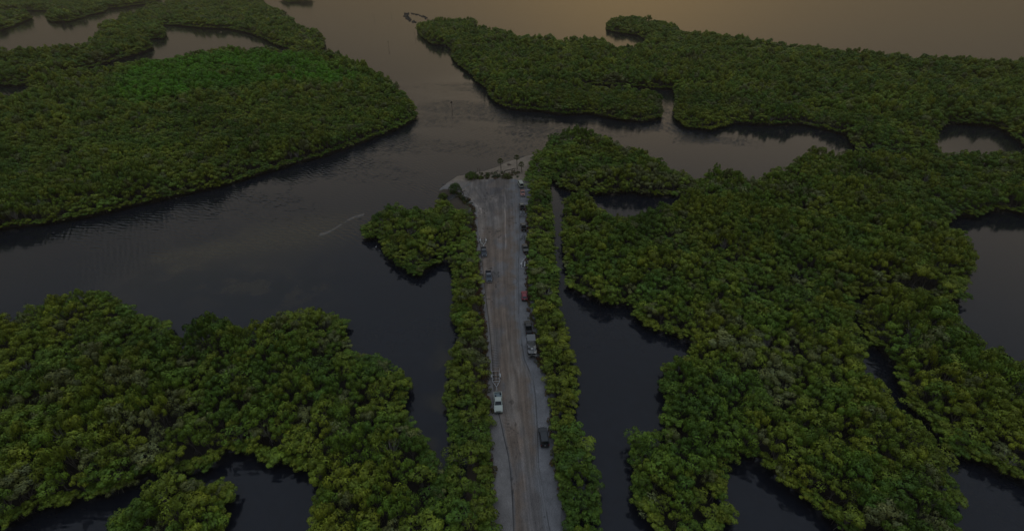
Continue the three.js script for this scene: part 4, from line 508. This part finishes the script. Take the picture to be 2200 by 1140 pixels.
function shrub(label, pos, R, h, tint, seed, n = 15) {
  const t = thing('shrub', label, 'shrub', pos, seed), o = { clumps: Math.round(n * 1.3), leaves: 120, rx: R * 0.9, ry: h * 0.85, top: h * 0.86, rough: h * 0.12, cr: Math.min(0.95, R * 0.45), leaf: 0.34, jit: 0.6 }, m = LEAF.clone(); m.color.setRGB(...tint);
  obj('stem', [0, 1, 2, 3].map(i => bar([0, -0.1, 0], [Math.cos(i * 1.6) * R * 0.5, h * 0.7, Math.sin(i * 1.6) * R * 0.5], 0.07, 5, 0.03)), BARK, t);
  const c = new THREE.Mesh(crownGeometry(seed * 13 + 5, o), m); c.name = 'foliage'; c.castShadow = c.receiveShadow = true; t.add(c);
}
shrub('large round green shrub on the beach right of the boat ramp', [-20.2, 0.5, -227.6], 3.0, 3.3, [0.06, 0.1, 0.012], 4, 22);
shrub('low trailing shrub running right from the large beach shrub', [-15.8, 0.6, -227.4], 1.4, 1.1, [0.075, 0.1, 0.015], 5, 9);
shrub('dark green bushy shrub left of the boat ramp', [-26.6, 0.6, -210.6], 2.7, 4.2, [0.045, 0.085, 0.015], 6, 22);
shrub('small upright shrub at the road end among pale rocks', [-11.7, 0.7, -229.4], 0.9, 2.0, [0.05, 0.075, 0.02], 7, 8);
shrub('low grey-green shrub in the middle of the road end', [-9.1, 0.7, -228.5], 1.1, 0.8, [0.05, 0.065, 0.03], 8, 7);
shrub('small dark shrub among the rubble right of the road end middle', [-6.9, 0.7, -228.5], 0.8, 1.0, [0.04, 0.06, 0.02], 9, 6);
shrub('spreading olive shrub with bare twigs at the right of the road end', [-2.8, 0.7, -227.6], 1.7, 2.2, [0.07, 0.085, 0.02], 10, 12);
shrub('little round shrub touching the spreading one on its right', [-0.5, 0.7, -227.4], 0.9, 1.2, [0.065, 0.08, 0.025], 11, 7);
shrub('olive shrub on the bank at the top of the left strip', [-31, 0.3, -203.5], 1.9, 2.6, [0.075, 0.11, 0.012], 12, 14);
function rockGeometry(seed, sx, sy, sz) { const g = new THREE.IcosahedronGeometry(1, 1), p = g.attributes.position; for (let i = 0; i < p.count; i++) { const x = p.getX(i), y = p.getY(i), z = p.getZ(i), k = 0.72 + 0.5 * hash2(Math.round(x * 50), Math.round(y * 50 + z * 77), seed); p.setXYZ(i, x * k * sx, y * k * sy, z * k * sz); } g.computeVertexNormals(); return g; }
const ROCK = std(0.17, 0.15, 0.13, 0.95), DARKROCK = std(0.05, 0.045, 0.038, 0.9);
{ const r = rng(77), base = rockGeometry(3, 0.4, 0.26, 0.36), g2 = rockGeometry(9, 0.34, 0.3, 0.3); let n = 0;
  for (const [x, z, w, cnt] of [[-6.5, -231, 3.2, 10], [-12, -228.6, 1.6, 3], [-1.5, -229.6, 2.4, 4], [-24.6, -203.6, 2.2, 4], [-22.6, -211.4, 1.4, 3]]) for (let i = 0; i < cnt; i++) { const m = new THREE.Mesh(n++ % 2 ? base : g2, r() > 0.7 ? DARKROCK : ROCK), k = 0.6 + 0.9 * r(); m.name = numbered('rock'); m.position.set(x + (r() - 0.5) * 2 * w, 0.86, z + (r() - 0.5) * w); m.rotation.set(r(), r() * 6, r()); m.scale.setScalar(k); m.castShadow = m.receiveShadow = true; scene.add(m); const wh = z > -215 ? 'on the bank beside the left concrete slabs' : x < -10 ? 'by the upright shrub at the road end' : x < -4 ? 'in the rubble below the leftmost palm' : 'behind the spreading olive shrub'; tag(m, `broken pale rock ${wh}`, 'rock', `rocks ${wh}`); }
}
const WOODM = std(0.1, 0.07, 0.05, 0.9), LOGM = std(0.075, 0.06, 0.05, 0.95);
function log(label, a, b, r) { tag(obj('driftwood_log', [bar(a, b, r, 8, r * 0.7), bar([mix(a[0], b[0], 0.6), a[1], mix(a[2], b[2], 0.6)], [mix(a[0], b[0], 0.75) + 0.5, a[1] + 0.5, mix(a[2], b[2], 0.75)], r * 0.4, 5, 0.03)], LOGM), label, 'log'); }
log('long dark driftwood log running up to the tallest palm', [-3.8, 0.9, -237.2], [1.9, 0.9, -240.8], 0.24);
log('short dark driftwood log left of the leftmost palm', [-9.2, 0.85, -234.8], [-7.2, 0.85, -238], 0.26);
log('brown log lying on the bank above the left mangroves', [-23.6, 1.0, -206], [-19.6, 1.0, -203.4], 0.22);
log('second brown log lower on the bank above the left mangroves', [-23.4, 1.0, -203.4], [-19, 1.0, -200.2], 0.22);
log('leaning dark log where the ramp meets the road', [-24.4, 1.0, -213.4], [-22.2, 1.0, -208.2], 0.25);
{ const t = thing('picnic_table', 'brown wooden picnic table at the water edge between two palms', 'picnic table', [-1.6, 0.62, -246.2], 0.5); for (let i = 0; i < 4; i++) obj('plank', box(0.2, 0.05, 1.9, -0.33 + i * 0.22, 0.76, 0), WOODM, t); for (const k of [-1, 1]) { obj('bench', box(0.28, 0.05, 1.9, k * 0.75, 0.45, 0), WOODM, t); obj('leg_frame', [bar([-0.75, 0, k * 0.7], [-0.25, 0.74, k * 0.7], 0.05, 4), bar([0.75, 0, k * 0.7], [0.25, 0.74, k * 0.7], 0.05, 4), bar([-0.8, 0.42, k * 0.7], [0.8, 0.42, k * 0.7], 0.045, 4)], WOODM, t); } }
for (const [x, z, h, l] of [[-17.7, -237.6, 2.3, 'taller of two thin dark posts in the shallows by the beach'], [-16.6, -238.4, 1.7, 'shorter of two thin dark posts in the shallows by the beach']]) tag(obj('mooring_post', [bar([x, -0.5, z], [x + 0.05, h, z], 0.12, 8, 0.1), new THREE.ConeGeometry(0.12, 0.15, 8).translate(x + 0.05, h + 0.07, z)], WOODM), l, 'post');
{ const t = thing('plank_walkway', 'pale plank walkway going into the mangroves beside the red pickup', 'walkway', [9.4, 0.9, -212], 0.06); for (let i = 0; i < 9; i++) obj('plank', box(0.42, 0.06, 1.1, -2.2 + i * 0.5, 0.3 + 0.01 * (i % 2), 0), std(0.32, 0.33, 0.36, 0.8), t); obj('bearer', [-0.4, 0.4].map(z => box(4.6, 0.16, 0.1, 0, 0.17, z)), WOODM, t); }

// channel markers and reef
const POSTM = std(0.05, 0.045, 0.04, 0.9);
function marker(label, x, z, h, shape) {
  h *= 0.85;
  const t = thing('channel_marker', label, 'channel marker', [x, 0, z], 0.2 * x, 'channel markers'); obj('post', bar([0, -1, 0], [0, h, 0], 0.13, 8, 0.11), POSTM, t);
  const s = new THREE.Shape(shape === 3 ? [[-0.75, -0.6], [0.75, -0.6], [0, 0.75]].map(p => new THREE.Vector2(...p)) : [[-0.62, -0.62], [0.62, -0.62], [0.62, 0.62], [-0.62, 0.62]].map(p => new THREE.Vector2(...p)));
  obj('dayboard', new THREE.ExtrudeGeometry(s, { depth: 0.06, bevelEnabled: false }).translate(0, h - 0.3, 0.26), std(0.035, 0.03, 0.028, 0.8), t);
}
marker('dark channel marker post standing alone nearest the boat ramp', -43.7, -362, 6.2, 4);
marker('dark marker post close to the tip of the near right promontory', -21.8, -399, 3.6, 4);
marker('dark marker post left of the far right land, second up the channel', -153.7, -660, 8.2, 3);
marker('dark marker post just left of the reef end of the right land', -135.1, -746, 8.6, 4);
marker('thin marker post far up the channel, right of the farthest pair', -230, -1042, 10, 4);
marker('thin marker post far up the channel, left of the farthest pair', -254.7, -1007, 8, 3);
function reef(label, path, n, spread, k0, seed) {
  const r = rng(seed), im = new THREE.InstancedMesh(rockGeometry(21, 1.6, 1.3, 1.2), DARKROCK, n), m = new THREE.Matrix4();
  for (let i = 0; i < n; i++) { const f = r() * (path.length - 1), a = Math.floor(f), p = path[a], q = path[Math.min(path.length - 1, a + 1)], u = f - a, k = k0 * (0.4 + r()); m.compose(new THREE.Vector3(mix(p[0], q[0], u) + (r() - 0.5) * spread, 0.1, mix(p[1], q[1], u) + (r() - 0.5) * spread * 1.6), new THREE.Quaternion().setFromEuler(new THREE.Euler(r(), r() * 6, r())), new THREE.Vector3(k * 1.4, k, k)); im.setMatrixAt(i, m); }
  im.name = numbered('oyster_reef'); im.castShadow = true; scene.add(im); tag(im, label, 'reef', null, 'stuff');
}
reef('dark broken oyster reef trailing off the tip of the right-hand land', [[-217, -1130], [-206, -1060], [-190, -1000], [-168, -950]], 90, 7, 0.8, 4);
reef('upper row of dark oyster reef joining the tip of the right-hand land', [[-205, -1120], [-180, -1080], [-160, -1020], [-146, -960]], 60, 6, 0.7, 5);
reef('small dark reef in the notch below the land tip', [[-88, -682], [-74, -650]], 22, 4, 0.6, 6);
{ // wading bird off the left point
  const t = thing('egret', 'white egret standing in shallow water below the left point', 'bird', [-51.2, 0, -159.7], 0.8), w = std(0.75, 0.75, 0.73, 0.7), pts = [[0, 0.62, 0.16], [0, 0.85, 0.3], [0, 1.05, 0.22], [0, 1.2, 0.32]].map(p => new THREE.Vector3(...p));
  obj('body', [new THREE.SphereGeometry(0.2, 14, 10).scale(0.75, 0.72, 1.5).rotateX(-0.35).translate(0, 0.58, -0.08), new THREE.TubeGeometry(new THREE.CatmullRomCurve3(pts), 14, 0.045, 8), new THREE.SphereGeometry(0.065, 10, 8).scale(0.9, 0.9, 1.3).translate(0, 1.21, 0.35)], w, t);
  obj('bill', new THREE.ConeGeometry(0.022, 0.2, 6).rotateX(Math.PI / 2).translate(0, 1.2, 0.52), std(0.4, 0.25, 0.03), t); for (const k of [-1, 1]) obj('leg', bar([k * 0.06, -0.2, 0], [k * 0.05, 0.5, 0], 0.016, 5), BLACK, t);
}
{ // low scrub and grass tufts round the road end
  const r = rng(63), o = { clumps: 4, leaves: 40, rx: 0.6, ry: 0.35, top: 0.55, rough: 0.25, cr: 0.34, leaf: 0.26, jit: 0.8 }, m = LEAF.clone(), spots = []; m.color.setRGB(0.085, 0.09, 0.03);
  for (let i = 0; i < 60; i++) { const f = r(), x = mix(-23, 3, f), z = -226.8 - r() * 7 - (f > 0.6 ? 5 * r() * (f - 0.4) : 0); spots.push([x, z]); }
  for (let i = 0; i < 46; i++) { const f = r(); spots.push([mix(-26, -17.5, f) - r() * 3, mix(-211, -198.5, f) + r() * 2.5]); }
  const im = new THREE.InstancedMesh(crownGeometry(707, o), m, spots.length), q = new THREE.Matrix4(); spots.forEach(([x, z], i) => { const k = 0.5 + 1.0 * r(); q.compose(new THREE.Vector3(x, 0.72, z), new THREE.Quaternion().setFromEuler(new THREE.Euler(0, r() * 6, 0)), new THREE.Vector3(k, k * (0.7 + 0.8 * r()), k)); im.setMatrixAt(i, q); im.setColorAt(i, new THREE.Color().setRGB(0.6 + 0.9 * r(), 0.7 + 0.6 * r(), 0.7 + 0.6 * r())); });
  im.name = numbered('beach_scrub'); scene.add(im); tag(im, 'low olive scrub and grass tufts round the road end', 'scrub', null, 'stuff');
}
{ // dry brush and leaf litter along the foot of the left strip
  const r = rng(31), o = { clumps: 5, leaves: 34, rx: 0.55, ry: 0.3, top: 0.5, rough: 0.2, cr: 0.3, leaf: 0.22, jit: 0.8 }, m = LEAF.clone(), spots = []; m.color.setRGB(0.085, 0.055, 0.026);
  for (let z = -44; z > -196; z -= 0.4) { const wide = z > -82 ? 2.0 : 1.0, x = lerpAt(ROAD_L, z) - (z > -80 ? 3.6 + (-80 - z) * -0.012 : 1.3) - r() * wide; spots.push([x, z]); if (r() > 0.45) spots.push([lerpAt(ROAD_R, z) + 3.2 + r() * 0.9 - (z < -120 ? 0.6 : 0), z]); }
  const im = new THREE.InstancedMesh(crownGeometry(505, o), m, spots.length), q = new THREE.Matrix4(); spots.forEach(([x, z], i) => { const k = 0.6 + 0.8 * r(); q.compose(new THREE.Vector3(x, 0.72, z), new THREE.Quaternion().setFromEuler(new THREE.Euler(0, r() * 6, 0)), new THREE.Vector3(k, k * 0.9, k)); im.setMatrixAt(i, q); im.setColorAt(i, new THREE.Color().setRGB(0.7 + 0.7 * r(), 0.7 + 0.8 * r(), 0.7 + 0.5 * r())); });
  im.name = numbered('dry_brush'); scene.add(im); tag(im, 'brown dry brush and litter at the foot of the mangrove strips', 'brush', null, 'stuff');
}
scene.fog = new THREE.FogExp2(new THREE.Color().setRGB(0.9, 0.7, 0.46), 0.00008);
renderer.render(scene, camera);
